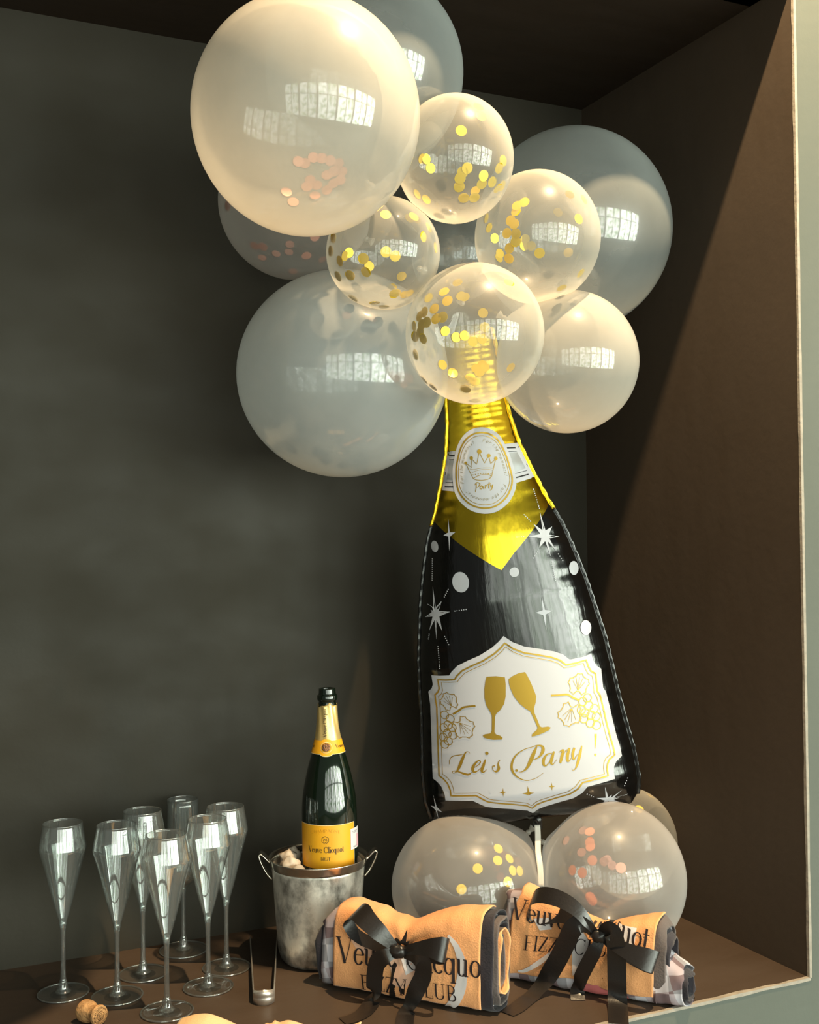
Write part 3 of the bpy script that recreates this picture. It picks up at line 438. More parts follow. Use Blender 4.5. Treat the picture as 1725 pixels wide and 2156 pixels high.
# pane strengths rise to the right, set so that most daylight comes from there
for k, (xc, ws) in enumerate(((-4.3, 3.2), (-2.55, 3.8), (-.8, 6.0), (.95, 10.0), (2.7, 15.0), (4.45, 15.0))):
    M_WIN = window_mat(ws)
    wn = mesh('window_%d' % (k + 1), [(-.80, 0, 0), (.80, 0, 0), (.80, 0, 2.9), (-.80, 0, 2.9)], [(0, 3, 2, 1)], M_WIN, None, False)
    wn.location = (xc, -5.2, -.55)
    tag(wn, 'daylit garden window of the room facing the niche', 'window', 'garden windows', 'structure')
    bars = join(box(-.85, -.78, .01, .06, -.04, 2.94), box(.78, .85, .01, .06, -.04, 2.94), box(-.85, .85, .01, .06, -.06, 0), box(-.85, .85, .01, .06, 2.9, 2.96), box(-.03, .03, .01, .05, 0, 2.9), box(-.8, .8, .01, .05, 1.95, 2.02))
    mesh('window_frame', bars[0], bars[1], M_BAR, wn, False)

# shape of the foil bottle (local frame and bulge), needed by the balloons that it rests on
FB_O = Vector((-.3051, .3294, .2148)); FB_UP = Vector((-.1415, .0135, .9898)); FB_N = Vector((-.489, -.8703, -.0581)); FB_R = Vector((.8607, -.4923, .1298))
FBM = Matrix(((FB_R.x, -FB_N.x, FB_UP.x, FB_O.x), (FB_R.y, -FB_N.y, FB_UP.y, FB_O.y), (FB_R.z, -FB_N.z, FB_UP.z, FB_O.z), (0, 0, 0, 1)))
HWV = [(0,.15),(.006,.168),(.02,.179),(.05,.185),(.1,.183),(.15,.176),(.2,.170),(.25,.166),(.3,.161),(.35,.152),(.4,.143),(.45,.131),(.5,.117),(.53,.105),(.55,.096),(.6,.078),(.65,.062),(.7,.0525),(.735,.049),(.80,.047),(.85,.044),(.862,.035)]
_hx = [a for a, b in HWV]; _hy = [b for a, b in HWV]
def hw(v): return float(np.interp(v, _hx, _hy))
def fb_t(v): return min(.072, .5 * hw(v)) * math.sqrt(min(1, max(0, v / .06))) * math.sqrt(min(1, max(0, (.864 - v) / .02)))
def fb_w(s, v):
    q = max(0., 1 - s * s)
    e = abs(s) ** 7
    wr = (.0012 * math.sin(v * 310 + 1.3 * math.sin(v * 47)) + .0016 * math.sin(v * 173 + 2)) * e * q ** .3 * 1.6
    if v > .64: wr += .0004 * math.sin(v * 620 + 3 * math.sin(v * 60)) * (1 - .4 * abs(s)) * min(1, (v - .64) / .03)
    return fb_t(v) * q ** .6 + wr
def out_of_foil(P, gap=.0012):
    """world point -> the nearest point just outside the foil bottle, if it lies inside it"""
    r = P - FB_O; u, w_, v = r.dot(FB_R), r.dot(FB_N), r.dot(FB_UP)
    def inside(w1, v1):
        if v1 < -gap or v1 > .86 or abs(u) > hw(max(v1, 0)) + .007: return False
        vv = max(v1, .0004); return abs(w1) < fb_w(max(-.999, min(.999, u / hw(vv))), vv) + gap
    if not inside(w_, v): return P
    # slide outwards from the middle of the bottle, so that the skin wraps around its foot
    pw, pv = (0., .07) if v < .06 else (0., v)
    dw, dv = w_ - pw, v - pv; l = math.hypot(dw, dv)
    if l < 1e-6: dw, dv, l = 0., -1., 1.
    dw /= l; dv /= l
    for _ in range(400):
        if not inside(w_, v): break
        w_ += dw * .0004; v += dv * .0004
    return FB_O + FB_R * u + FB_N * w_ + FB_UP * v

# ------------------------------------------------------------------ latex balloons
M_PEARL = film('milky_pearl_latex', (.80, .77, .70), .52, .98, 1.6, .05, 1.8, .16)
M_SMOKELIT = film('daylit_grey_latex', (.84, .88, .88), .50, .92, 1.7, .06, 2.2, .35)  # paler copy of the grey latex, its stronger daylight put into the colour
M_SMOKE = film('frosted_grey_latex', (.74, .80, .80), .28, .70, 2.0, .06, 2.4, .35)
M_CLEAR = film('clear_latex', (.94, .90, .80), .20, .92, 2.0, .045, 1.6, .25)
M_BASEP = film('blush_clear_latex', (.92, .87, .83), .30, .85, 2.0, .05, 1.7, .3)
CORE_TOP = Vector((-.47, .30, 1.13)); CORE_LOW = Vector((-.33, .33, .19))
BINFO = {
 'a': (M_PEARL, 'largest milky pearl balloon at the front of the cluster, pink confetti inside'),
 'b': (M_SMOKE, 'grey-blue frosted balloon touching the soffit behind the largest pearl balloon'),
 'c': (M_CLEAR, 'clear gold confetti balloon uppermost of the four gold confetti balloons'),
 'd': (M_SMOKE, 'large smoky grey balloon nearest the niche side wall, without confetti'),
 'e': (M_CLEAR, 'clear gold confetti balloon in front of the large smoky grey balloon'),
 'f': (M_PEARL, 'cream pearl balloon without confetti, just below the large smoky grey balloon'),
 'g': (M_CLEAR, 'smallest clear gold confetti balloon, tucked under the largest pearl balloon'),
 'h': (M_BASEP, 'greyish pink confetti balloon half hidden behind the largest pearl balloon'),
 'i': (M_SMOKELIT, 'big frosted silvery balloon hanging above the glass champagne bottle'),
 'j': (M_CLEAR, 'clear gold confetti balloon directly in front of the gold bottle neck'),
 'k': (M_SMOKE, 'small grey balloon peeping out between the gold confetti balloons'),
 'l': (M_BASEP, 'clear balloon on the ledge with mixed gold and pink confetti'),
 'm': (M_BASEP, 'blush balloon on the ledge with pink confetti behind the tilted gift'),
 'n': (M_CLEAR, 'clear balloon on the ledge half hidden behind the blush balloon'),
 'o': (M_SMOKE, 'small grey balloon on the ledge under the foil bottle, mostly hidden'),
}
def knot_dir(n):
    """towards the heart of the cluster, at a free gap between the neighbours"""
    X, Y, Z, rx, ry = BALLOON[n]; c = Vector((X, Y, Z)); core = ((CORE_LOW if n in 'lmno' else CORE_TOP) - c).normalized()
    best, bd = core, -9
    for k in range(900):
        z = 1 - 2 * (k + .5) / 900; q = k * 2.399963; r = math.sqrt(1 - z * z); d = Vector((r * math.cos(q), r * math.sin(q), z))
        if k == 0: d = core
        pen = 0.
        for f in (1.02, 1.07, 1.07 + .008 / rx, 1.07 + .017 / rx):
            p = c + Vector((d.x * rx, d.y * rx, d.z * ry)) * f
            for n2, q2 in BALLOON.items():
                if n2 == n: continue
                e = p - Vector(q2[:3]); l = math.sqrt((e.x / q2[3]) ** 2 + (e.y / q2[3]) ** 2 + (e.z / q2[4]) ** 2)
                pen += max(0, 1.07 - l)
            if (out_of_foil(p, .008) - p).length > 0: pen += .3
            if p.z < .012 or p.y > DEPTH - .012 or p.x > -.012 or p.z > HEAD - .012: pen += .5
        sc_ = d.dot(core) - 12 * pen
        if sc_ > bd: best, bd = d, sc_
    return best.normalized()
def balloon_mesh(n):
    X, Y, Z, rx, ry = BALLOON[n]; c = Vector((X, Y, Z)); low = n in 'lmno'
    kd = knot_dir(n)
    a = kd.orthogonal().normalized(); b = kd.cross(a)
    nu, nv = (120, 84) if low else (72, 48)
    def fn(s, t):
        th = PI * t; q = 2 * PI * s
        d = kd * math.cos(th) + (a * math.cos(q) + b * math.sin(q)) * math.sin(th)
        k = 1 + .07 * math.exp(-(th / .20) ** 2)
        p = Vector((d.x * rx * k, d.y * rx * k, d.z * ry * k))
        # skins press flat against their neighbours instead of passing through them
        for n2, q2 in BALLOON.items():
            if n2 == n: continue
            e = Vector(q2[:3]) - c; dl = e.length; ra, rb = (rx + ry) / 2, (q2[3] + q2[4]) / 2
            if dl < ra + rb:
                e /= dl; lim = (dl * dl + ra * ra - rb * rb) / (2 * dl) - .0003; ex = p.dot(e) - lim
                if ex > 0: p -= e * ex
        if low:
            p = out_of_foil(p + c) - c
            p.z = max(p.z, -Z + .001)
        return p
    return c, kd, rx, ry, grid(nu, nv, fn, True)
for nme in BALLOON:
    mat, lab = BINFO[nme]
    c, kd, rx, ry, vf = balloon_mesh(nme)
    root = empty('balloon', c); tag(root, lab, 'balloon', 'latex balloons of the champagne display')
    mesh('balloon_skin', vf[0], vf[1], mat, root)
    kp = Vector((kd.x * rx, kd.y * rx, kd.z * ry)) * 1.065
    V, F = lathe(smooth_prof([(.0022, -.002), (.004, .001), (.0048, .004), (.0032, .0065), (.0045, .010), (.0068, .014), (.0072, .0155), (.0055, .0152), (.002, .012)], 3), 14)
    R = Vector((0, 0, 1)).rotation_difference(kd).to_matrix()
    mesh('balloon_knot', [R @ Vector(v) + kp for v in V], F, M_PEARL, root)

# confetti discs inside
M_GOLD = pbr('gold_foil_confetti', (.96, .66, .045), .34, .45, 0, 0, 0)
M_ROSE = pbr('rose_foil_confetti', (.88, .42, .32), .40, .35, 0, 0, 0)
def disc3(r, h, n=18):
    V = [(r * math.cos(2 * PI * k / n), r * math.sin(2 * PI * k / n), z) for z in (-h, h) for k in range(n)]
    F = [tuple(range(n - 1, -1, -1)), tuple(range(n, 2 * n))] + [(k, (k + 1) % n, n + (k + 1) % n, n + k) for k in range(n)]
    return V, F
V, F = disc3(.0082, .00012)
CM = {}
for key, mt in (('g', M_GOLD), ('p', M_ROSE)):
    me = bpy.data.meshes.new('confetti_disc'); me.from_pydata(V, [], F); me.materials.append(mt); CM[key] = me
CL = {'a': 'rose foil confetti disc inside the largest pearl balloon', 'c': 'gold confetti disc inside the uppermost gold confetti balloon',
      'e': 'gold confetti disc in the balloon before the large smoky grey one', 'g': 'gold confetti disc inside the smallest gold confetti balloon',
      'h': 'rose confetti disc in the greyish balloon behind the largest pearl balloon', 'i': 'rose confetti disc inside the big silvery balloon above the champagne bottle',
      'j': 'gold confetti disc in the balloon before the gold bottle neck', 'm': 'rose confetti disc inside the blush balloon on the ledge',
      'n': 'gold confetti disc in the clear balloon behind the blush balloon'}
random.seed(11)
for b, colr, nx, ny, nz in CONFETTI:
    X, Y, Z, rx, ry = BALLOON[b]
    o = bpy.data.objects.new('confetti_disc', CM[colr]); COL.objects.link(o)
    k = .987 - random.random() * .006
    o.location = (X + nx * rx * k, Y + ny * rx * k, Z + nz * ry * k)
    nn = Vector((nx / rx, ny / rx, nz / ry)).normalized()
    nn = (nn + Vector((random.gauss(0, .09), random.gauss(0, .09), random.gauss(0, .09)))).normalized()
    o.rotation_euler = Vector((0, 0, 1)).rotation_difference(nn).to_euler()
    lab = CL.get(b) or ('gold confetti disc inside the mixed confetti balloon on the ledge' if colr == 'g' else 'rose confetti disc inside the mixed confetti balloon on the ledge')
    tag(o, lab, 'confetti', 'confetti in balloon: ' + lab[:60])

# ------------------------------------------------------------------ champagne bottle shaped foil balloon
def fb(u, v, off=0.):
    s = max(-.992, min(.992, u / hw(v)))
    return (s * hw(v), -(fb_w(s, v) + off), v)
M_FBLACK = pbr('black_foil', (.003, .003, .003), .17, 0., .35, 9, 0, 1, .7, .4, stretch=(6, 6, .8))
M_FGOLD = pbr('gold_foil', (.88, .62, .035), .20, 1.0, .10, 30, 0, 1, .5, stretch=(3, 3, .6))
M_FWHITE = pbr('white_print', (.52, .525, .57), .38, 0, 0, 1, 0, 1, .5)
M_FGREY = pbr('silver_grey_print', (.42, .44, .46), .3, .4)
M_PGOLD = pbr('gold_print', (.47, .30, .04), .38, .6)
M_PDARK = pbr('black_print', (.01, .01, .01), .35)
M_PPALE = pbr('pale_gold_print', (.36, .31, .20), .4, .3)
root = empty('foil_bottle_balloon', mat=FBM)
tag(root, 'large foil champagne bottle balloon, black with gold neck and white party label', 'foil balloon')
vl = sorted(FOIL['vline']); 
def vb(s):
    """height of the pointed lower hem of the gold foil"""
    xs = [-1, -.62, .02, .22, .52, 1]; ys = [.5385, .505, .4425, .468, .498, .541]
    return float(np.interp(s, xs, ys))
def sh(t): return math.sin((t - .5) * PI)
def fb_pt(s, v, side):
    return (s * hw(v), -side * fb_w(s, v), v)
def fb_shell(v0, v1, nv, ns=72):
    parts = []
    for side in (1, -1):
        V, F = grid(ns, nv, lambda a, b: fb_pt(sh(a), v0(sh(a)) + (v1(sh(a)) - v0(sh(a))) * b, side))
        if side < 0: F = [tuple(reversed(f)) for f in F]
        parts.append((V, F))
    return join(*parts)
V, F = fb_shell(lambda s: .0, vb, 150); mesh('bottle_body', V, F, M_FBLACK, root)
V, F = fb_shell(vb, lambda s: .8635, 150); mesh('neck_foil', V, F, M_FGOLD, root)
# crimped seam around the rim
def seam(v0, v1, mat, wd, nm):
    P = []
    for sgn in (-1, 1):
        n = 150
        def fn(a, b):
            v = v0 + (v1 - v0) * b
            r = hw(v) + wd * a * (1 + .05 * math.sin(v * 260)) - .0006
            return (sgn * r, .0004 * math.sin(v * 330 + a) * a, v)
        V, F = grid(4, n, fn)
        P.append((V, F))
    V, F = join(*P); o = mesh(nm, V, F, mat, root); solid(o, .0004)
seam(.02, .53, M_FBLACK, .006, 'body_seam'); seam(.53, .855, M_FGOLD, .006, 'neck_seam')
V, F = tube([(0.004, 0, .004), (.003, 0, -.006), (.002, .002, -.018)], [.010, .008, .009], 12); mesh('inflation_tail', V, F, M_FBLACK, root)

lab = lay('front_label', [fill2d(FOIL['label'], .006)], fb, .0007, M_FWHITE, root)
lx = sum(p[0] for p in FOIL['label']) / len(FOIL['label']); ly = sum(p[1] for p in FOIL['label']) / len(FOIL['label'])
def inset(out, k, cx, cy): return [(cx + (p[0] - cx) * k, cy + (p[1] - cy) * k) for p in out]
def loop_stroke(pts, wd): return stroke2d([(p[0], p[1], wd) for p in pts + pts[:2]], .004, 1, False)
lay('label_border', [loop_stroke(inset(FOIL['label'], .925, lx, ly), .0026)], fb, .0013, M_PGOLD, lab)
lay('label_border_line', [loop_stroke(inset(FOIL['label'], .885, lx, ly), .0010)], fb, .0013, M_PGOLD, lab)
for g in ('glass1', 'glass2'):
    lay('printed_champagne_glass', [fill2d(FOIL[g], .003)], fb, .0013, M_PGOLD, lab)
for grp, dots in (((0, 1), ()), ((2,), ()), ((3,), (0,)), ((4,), ()), ((5, 6, 7), (1,)), ((8, 9), ()), ((10, 11), ()), ((12,), ()), ((13, 14), ()), ((15,), (2,))):
    lay('script_letter', [stroke2d(FOIL['script'][i], .003, 1.15) for i in grp] + [disc2d(FOIL['dots'][i], FOIL['dots'][i][2]) for i in dots], fb, .0013, M_PGOLD, lab)
def four(t):
    c = (sum(p[0] for p in t) / 4, sum(p[1] for p in t) / 4); return c
for t in FOIL['gold4']:
    lay('printed_sparkle', [star2d(four(t), t, .24)], fb, .0013, M_PGOLD, lab)
def leaf(c, r, rot):
    pts = []
    for k in range(31):
        a = 2 * PI * k / 30 + rot
        q = r * (.72 + .22 * abs(math.cos(2.5 * (a - rot))) + (.07 if k % 2 else -.03)) * (.75 if abs((a - rot) % (2 * PI) - PI) < .25 else 1)
        pts.append((c[0] + q * math.cos(a), c[1] + q * math.sin(a), .0014))
    sh_ = [stroke2d(pts, .004, 1, False)]
    for d in (-1.1, -.5, 0, .5, 1.1):
        sh_.append(stroke2d([(c[0] - .5 * r * math.cos(rot), c[1] - .5 * r * math.sin(rot), .0008), (c[0] + .62 * r * math.cos(rot + d), c[1] + .62 * r * math.sin(rot + d), .0006)], .004, 1, False))
    return sh_
for gr, lv, vn, rots in zip(FOIL['grapes'], FOIL['leaves'], FOIL['vines'], ((1.9, -1.0), (1.3, -2.0))):
    shp = []
    for c in gr: shp.append(ring2d(c, c[2], c[2], .0014, 18))
    for c, rt in zip(lv, rots): shp += leaf(c, c[2] * 1.02, rt)
    shp.append(stroke2d([(p[0], p[1], .0032) for p in vn], .004))
    lay('printed_grape_vine', shp, fb, .0013, M_PGOLD, lab)
# white stars, spots and dotted rays printed on the black body
for k, s8 in enumerate(FOIL['stars8']):
    lay('printed_star', [star2d(s8[0], s8[1:], .30)], fb, .0009, M_FWHITE, root)
for t in FOIL['stars4']:
    lay('printed_star', [star2d(four(t), t, .2)], fb, .0009, M_FWHITE, root)
for x, y, a, b in FOIL['ovals']:
    lay('printed_spot', [disc2d((x, y), a, b, 28)], fb, .0012, M_FWHITE, root)
shp = []
for p, q in FOIL['dashes']:
    l = math.hypot(q[0] - p[0], q[1] - p[1]); n = max(3, int(l / .0034))
    for i in range(n + 1):
        shp.append(disc2d((p[0] + (q[0] - p[0]) * i / n, p[1] + (q[1] - p[1]) * i / n), .0010, None, 8))
tag(lay('dotted_rays', shp, fb, .0010, M_FWHITE, root), None, None, None, 'stuff')
# neck label
for key in ('bandL', 'bandR'):
    bd = lay('neck_band', [fill2d(FOIL[key], .005)], fb, .0007, M_FWHITE, root)
    lay('neck_band_panel', [fill2d(FOIL[key + 'g'], .005)], fb, .0011, M_FGREY, bd)
    ls = [s for s in FOIL['bandlines'] if (s[0][0] < 0) == (key == 'bandL')]
    lay('neck_band_line', [stroke2d(s, .003, .8, False) for s in ls], fb, .0014, M_PDARK, bd)
ov = lay('neck_label', [fill2d([tuple(p) for p in catmull(FOIL['oval'], 4, True)], .004)], fb, .0017, M_FWHITE, root)
ox = sum(p[0] for p in FOIL['oval']) / len(FOIL['oval']); oy = sum(p[1] for p in FOIL['oval']) / len(FOIL['oval'])
ovs = [tuple(p) for p in catmull(FOIL['oval'], 6, True)]
lay('oval_ring', [loop_stroke(inset(ovs, .875, ox, oy), .0028)], fb, .0022, M_PGOLD, ov)
lay('oval_ring_line', [loop_stroke(inset(ovs, .80, ox, oy), .0009)], fb, .0022, M_PGOLD, ov)
lay('printed_crown', [stroke2d(s, .003, 1, i != 1 and i != 0) for i, s in enumerate(FOIL['crown'])] + [disc2d(d, d[2], None, 12) for d in FOIL['crownd']], fb, .0022, M_PGOLD, ov)
for grp in ((0, 1), (2,), (3, 4), (5, 6), (7, 8)):
    lay('script_letter', [stroke2d(FOIL['party'][i], .002, 1.15) for i in grp], fb, .0022, M_PGOLD, ov)
# ring of italic words
FC = {}
def glyph(ch):
    if ch in FC: return FC[ch]
    cu = bpy.data.curves.new('glyph', 'FONT'); cu.body = ch; cu.size = 1.0; cu.shear = .35; cu.resolution_u = 3
    ob = bpy.data.objects.new('glyph', cu); COL.objects.link(ob); bpy.context.view_layer.update()
    me = bpy.data.meshes.new_from_object(ob.evaluated_get(bpy.context.evaluated_depsgraph_get()))
    V = [(v.co.x, v.co.y) for v in me.vertices]; F = [tuple(p.vertices) for p in me.polygons]
    wd = max([v[0] for v in V], default=.3)
    bpy.data.objects.remove(ob); bpy.data.curves.remove(cu); bpy.data.meshes.remove(me)
    FC[ch] = (V, F, wd + .06); return FC[ch]
ringp = inset(ovs, .655, ox, oy)
acc = [0.]
for a, b in zip(ringp, ringp[1:] + ringp[:1]): acc.append(acc[-1] + math.hypot(b[0] - a[0], b[1] - a[1]))
def on_ring(d):
    d = d % acc[-1]
    for i in range(len(ringp)):
        if acc[i + 1] >= d:
            a, b = ringp[i], ringp[(i + 1) % len(ringp)]; t = (d - acc[i]) / (acc[i + 1] - acc[i] or 1)
            l = acc[i + 1] - acc[i] or 1
            return (a[0] + (b[0] - a[0]) * t, a[1] + (b[1] - a[1]) * t), ((b[0] - a[0]) / l, (b[1] - a[1]) / l)
shp = []; words = 'For the moments!'
for rep in range(3):
    tot = sum(.28 if c == ' ' else glyph(c)[2] for c in words); sz = acc[-1] / 3 * .86 / tot; d = acc[-1] / 3 * rep + .001
    for c in words:
        if c == ' ': d += .28 * sz; continue
        GV, GF, wd = glyph(c); p, t = on_ring(d + wd * sz / 2)
        shp.append(([(p[0] + ((x - wd / 2) * t[0] - y * t[1]) * sz, p[1] + ((x - wd / 2) * t[1] + y * t[0]) * sz) for x, y in GV], GF)); d += wd * sz
tag(lay('ring_lettering', shp, fb, .0022, M_PPALE, ov), 'pale gold italic words For the moments! around the crown')
# ------------------------------------------------------------------ tie below the foil bottle
M_TIE = pbr('white_ribbon_tie', (.85, .80, .72), .4)
V, F = strip(catmull([(-.322, .296, .212), (-.326, .288, .195), (-.332, .278, .172), (-.338, .262, .15), (-.342, .254, .12)], 5), [(.0045, -.002, 0)] * 21)
o = mesh('tie_strap', V, F, M_TIE); solid(o, .0012); tag(o, 'white strap hanging from the foil bottle between the two ledge balloons', 'strap')

# ------------------------------------------------------------------ champagne flutes
M_BOWL = thin_glass('flute_bowl_glass', (.97, .985, .98), .14, .85, .03, .045)
M_STEM = thin_glass('flute_stem_glass', (.86, .90, .90), .26, .70, .05, .05)
M_BEAD = thin_glass('flute_rim_glint', (.95, .97, .97), .50, .5, .08, .12)  # whitened, mirror-like glass that paints the bright edge highlights
M_RIM = thin_glass('flute_foot_glass', (.97, .985, .98), .20, .80, .04, .035)
def bowl_shell(prof, t):
    outer = prof; inner = [(max(r - t, .0003), z + (t if i == 0 else 0)) for i, (r, z) in enumerate(prof)]
    return lathe(outer + inner[::-1], 48)
FL_B = smooth_prof([(.0046, .104), (.0062, .112), (.0098, .124), (.0150, .142), (.0215, .168), (.0285, .195), (.0350, .218), (.0367, .2255), (.0358, .233), (.0332, .248), (.0302, .2645)], 5)
FL_S = smooth_prof([(.0125, .0035), (.0085, .008), (.0068, .014), (.0058, .020), (.0046, .0235), (.0040, .034), (.0037, .06), (.0038, .085), (.0044, .100), (.0056, .110), (.0030, .1155), (.0004, .1165)], 4)
FL_F = smooth_prof([(.0005, .0000), (.020, .0000), (.0372, .0000), (.0390, .0010), (.0390, .0024), (.0374, .0032), (.034, .0028), (.022, .0037), (.013, .0060), (.009, .0080), (.0005, .0085)], 4)
def flute(loc, label, tilt=(0, 0)):
    r = empty('champagne_flute', loc); r.rotation_euler = (tilt[0], tilt[1], random.uniform(0, 6))
    tag(r, label, 'flute', 'champagne flutes on the ledge')
    for nm, me in FLM: 
        o = bpy.data.objects.new(nm, me); COL.objects.link(o); o.parent = r
    return r
def bead(r, z, t): return lathe([(r + t * math.cos(2 * PI * k / 8), z + t * math.sin(2 * PI * k / 8)) for k in range(8)], 48, True)  # extra ring added to imitate the line of light on a glass edge
FLM = []
for nm, vf, mt in (('bowl', bowl_shell(FL_B, .0009), M_BOWL), ('stem', lathe(FL_S, 28), M_STEM), ('foot', lathe(FL_F, 48), M_RIM), ('bowl_rim_glint', bead(.0299, .2645, .0006), M_BEAD), ('foot_rim_glint', bead(.0386, .0017, .0013), M_BEAD)):
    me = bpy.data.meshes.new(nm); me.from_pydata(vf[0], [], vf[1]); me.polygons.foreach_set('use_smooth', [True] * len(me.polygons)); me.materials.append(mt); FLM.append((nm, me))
random.seed(2)
flute((-1.082, .466, 0), 'tulip champagne flute standing alone, furthest from the ice bucket')
flute((-1.008, .417, 0), 'tulip champagne flute standing just behind the cork')
flute((-.953, .490, 0), 'tulip champagne flute in the back row next to the straight glass')
flute((-.952, .325, 0), 'tulip champagne flute nearest the ledge front, beside the pale folded shirt')
flute((-.872, .389, 0), 'tulip champagne flute in front, nearest to the ice tongs')
flute((-.8235, .4555, 0), 'tulip champagne flute in the back, nearest to the ice bucket')
# the straight glass with a last sip in it
SG = (-.868, .566, 0)
r = empty('straight_flute', SG); tag(r, 'straight tall champagne glass with a golden sip left, by the back wall', 'glass')
SB = smooth_prof([(.0046, .106), (.012, .113), (.022, .122), (.0268, .134), (.0276, .16), (.0272, .21), (.0262, .2584)], 5)
V, F = bowl_shell(SB, .001); mesh('bowl', V, F, M_BOWL, r)
V, F = lathe(smooth_prof([(.0125, .0035), (.009, .008), (.0075, .014), (.0062, .021), (.0046, .026), (.0040, .05), (.0042, .09), (.0052, .106), (.003, .111), (.0004, .1115)], 4), 28); mesh('stem', V, F, M_STEM, r)
V, F = lathe([(x * 1.05, z) for x, z in FL_F], 48); mesh('foot', V, F, M_RIM, r)
for nm, bd in (('bowl_rim_glint', bead(.0258, .2584, .0007)), ('foot_rim_glint', bead(.0405, .0017, .0013))): mesh(nm, bd[0], bd[1], M_BEAD, r)
M_WINE = thin_glass('champagne_wine', (.95, .72, .34), .05, .4, .02)
V, F = lathe([(.0005, .1085), (.010, .1135), (.0185, .1208), (.0236, .1272), (.0005, .1274)], 36); mesh('wine', V, F, M_WINE, r)

# ------------------------------------------------------------------ ice bucket
BK = Vector((-.672, .427, 0)); vd = (CAM - BK); BROT = math.atan2(vd.y, vd.x) + PI / 2     # local -y faces the camera
def steel_mat():
    m, N, L = new_mat('stained_steel'); b = N['Principled BSDF']
    tc = N.new('ShaderNodeTexCoord'); mp = N.new('ShaderNodeMapping'); mp.inputs['Scale'].default_value = (1, 1, .7); L.new(tc.outputs['Object'], mp.inputs[0])
    n = N.new('ShaderNodeTexNoise'); n.inputs['Scale'].default_value = 22; n.inputs['Detail'].default_value = 8; n.inputs['Roughness'].default_value = .62; L.new(mp.outputs[0], n.inputs['Vector'])
    c = N.new('ShaderNodeValToRGB'); L.new(n.outputs['Fac'], c.inputs[0])
    c.color_ramp.elements[0].position = .36; c.color_ramp.elements[0].color = (.20, .185, .16, 1)
    c.color_ramp.elements[1].position = .56; c.color_ramp.elements[1].color = (.92, .88, .80, 1)
    L.new(c.outputs[0], b.inputs['Base Color'])
    n2 = N.new('ShaderNodeTexNoise'); n2.inputs['Scale'].default_value = 16; n2.inputs['Detail'].default_value = 5; L.new(mp.outputs[0], n2.inputs['Vector'])
    q = N.new('ShaderNodeMapRange'); q.inputs[1].default_value = .35; q.inputs[2].default_value = .65; q.inputs[3].default_value = .24; q.inputs[4].default_value = .55; L.new(n2.outputs['Fac'], q.inputs[0]); L.new(q.outputs[0], b.inputs['Roughness'])
    b.inputs['Metallic'].default_value = .65
    bp = N.new('ShaderNodeBump'); bp.inputs['Strength'].default_value = .15; bp.inputs['Distance'].default_value = .002; L.new(n2.outputs['Fac'], bp.inputs['Height']); L.new(bp.outputs[0], b.inputs['Normal'])
    return m
M_STEEL = steel_mat(); M_STEEL2 = pbr('polished_steel', (.62, .58, .52), .22, 1.0, .05, 30)
bk = empty('ice_bucket', BK, BROT); tag(bk, 'stained steel ice bucket with two ears holding the champagne bottle', 'bucket')
op = smooth_prof([(.044, .0), (.056, .001), (.0625, .006), (.0665, .016), (.0690, .032), (.0725, .08), (.0760, .13), (.0785, .160)], 4)
ip = smooth_prof([(.0765, .160), (.0718, .10), (.0665, .034), (.056, .011), (.02, .008), (.0005, .008)], 3)
V, F = lathe(op + ip, 64); mesh('bucket_body', V, F, M_STEEL, bk)
V, F = lathe(smooth_prof([(.0780, .157), (.0800, .158), (.0815, .164), (.0832, .1715), (.0825, .1725), (.0795, .170), (.0770, .165), (.0765, .158)], 3), 64, True); mesh('bucket_rim', V, F, M_STEEL2, bk)
for sg in (-1, 1):
    pts = catmull([(sg * .078, 0, .163), (sg * .087, 0, .172), (sg * .095, 0, .1795), (sg * .0985, 0, .176), (sg * .094, 0, .163), (sg * .086, 0, .148), (sg * .0775, 0, .138)], 5)
    V, F = strip(pts, [(0, .013, 0)] * len(pts)); o = mesh('bucket_ear', V, F, M_STEEL2, bk); solid(o, .002)
# crushed ice filling the bucket, and a pale crumpled wad on it
def blob(c, r, seed, n=3, amp=.3, sz=1):
    rnd = Vector((seed * 3.1, seed * 1.7, seed))
    def fn(a, b):
        th = PI * b; q = 2 * PI * a
        d = Vector((math.sin(th) * math.cos(q), math.sin(th) * math.sin(q), math.cos(th)))
        k = 1 + amp * noise.noise(d * 1.6 + rnd) + amp * .5 * noise.noise(d * 4.3 + rnd)
        return Vector(c) + Vector((d.x * r, d.y * r, d.z * r * sz)) * k
    return grid(14, 10, fn, True)
M_ICE = pbr('crushed_ice', (.55, .58, .58), .25, 0, 0, 1, 0, 1, .6); M_WAD = pbr('pale_paper', (.80, .66, .52), .7, 0, .4, 60, .1, 20)
random.seed(6); parts = []
for k in range(60):
    a = random.uniform(0, 2 * PI); q = .052 * math.sqrt(random.random())
    parts.append(blob((q * math.cos(a), q * math.sin(a), .105 + random.uniform(0, .016)), random.uniform(.008, .014), k))
V, F = join(*parts, lathe([(.0005, .085), (.0690, .085), (.0705, .108), (.0005, .110)], 32))
ice = mesh('crushed_ice', V, F, M_ICE); ice.location = BK; ice.rotation_euler = (0, 0, BROT); tag(ice, 'crushed ice heaped inside the steel bucket around the bottle', 'ice', None, 'stuff')
parts = [blob((x, y, z), r_, 30 + k, 3, .5, .9) for k, (x, y, z, r_) in enumerate(((-.050, .004, .167, .015), (-.046, -.022, .163, .015), (-.044, .027, .164, .015), (-.034, -.045, .157, .0125), (-.052, -.010, .145, .014), (-.046, .018, .144, .015), (-.040, -.030, .142, .014), (-.048, .002, .127, .014)))]
V, F = join(*parts)
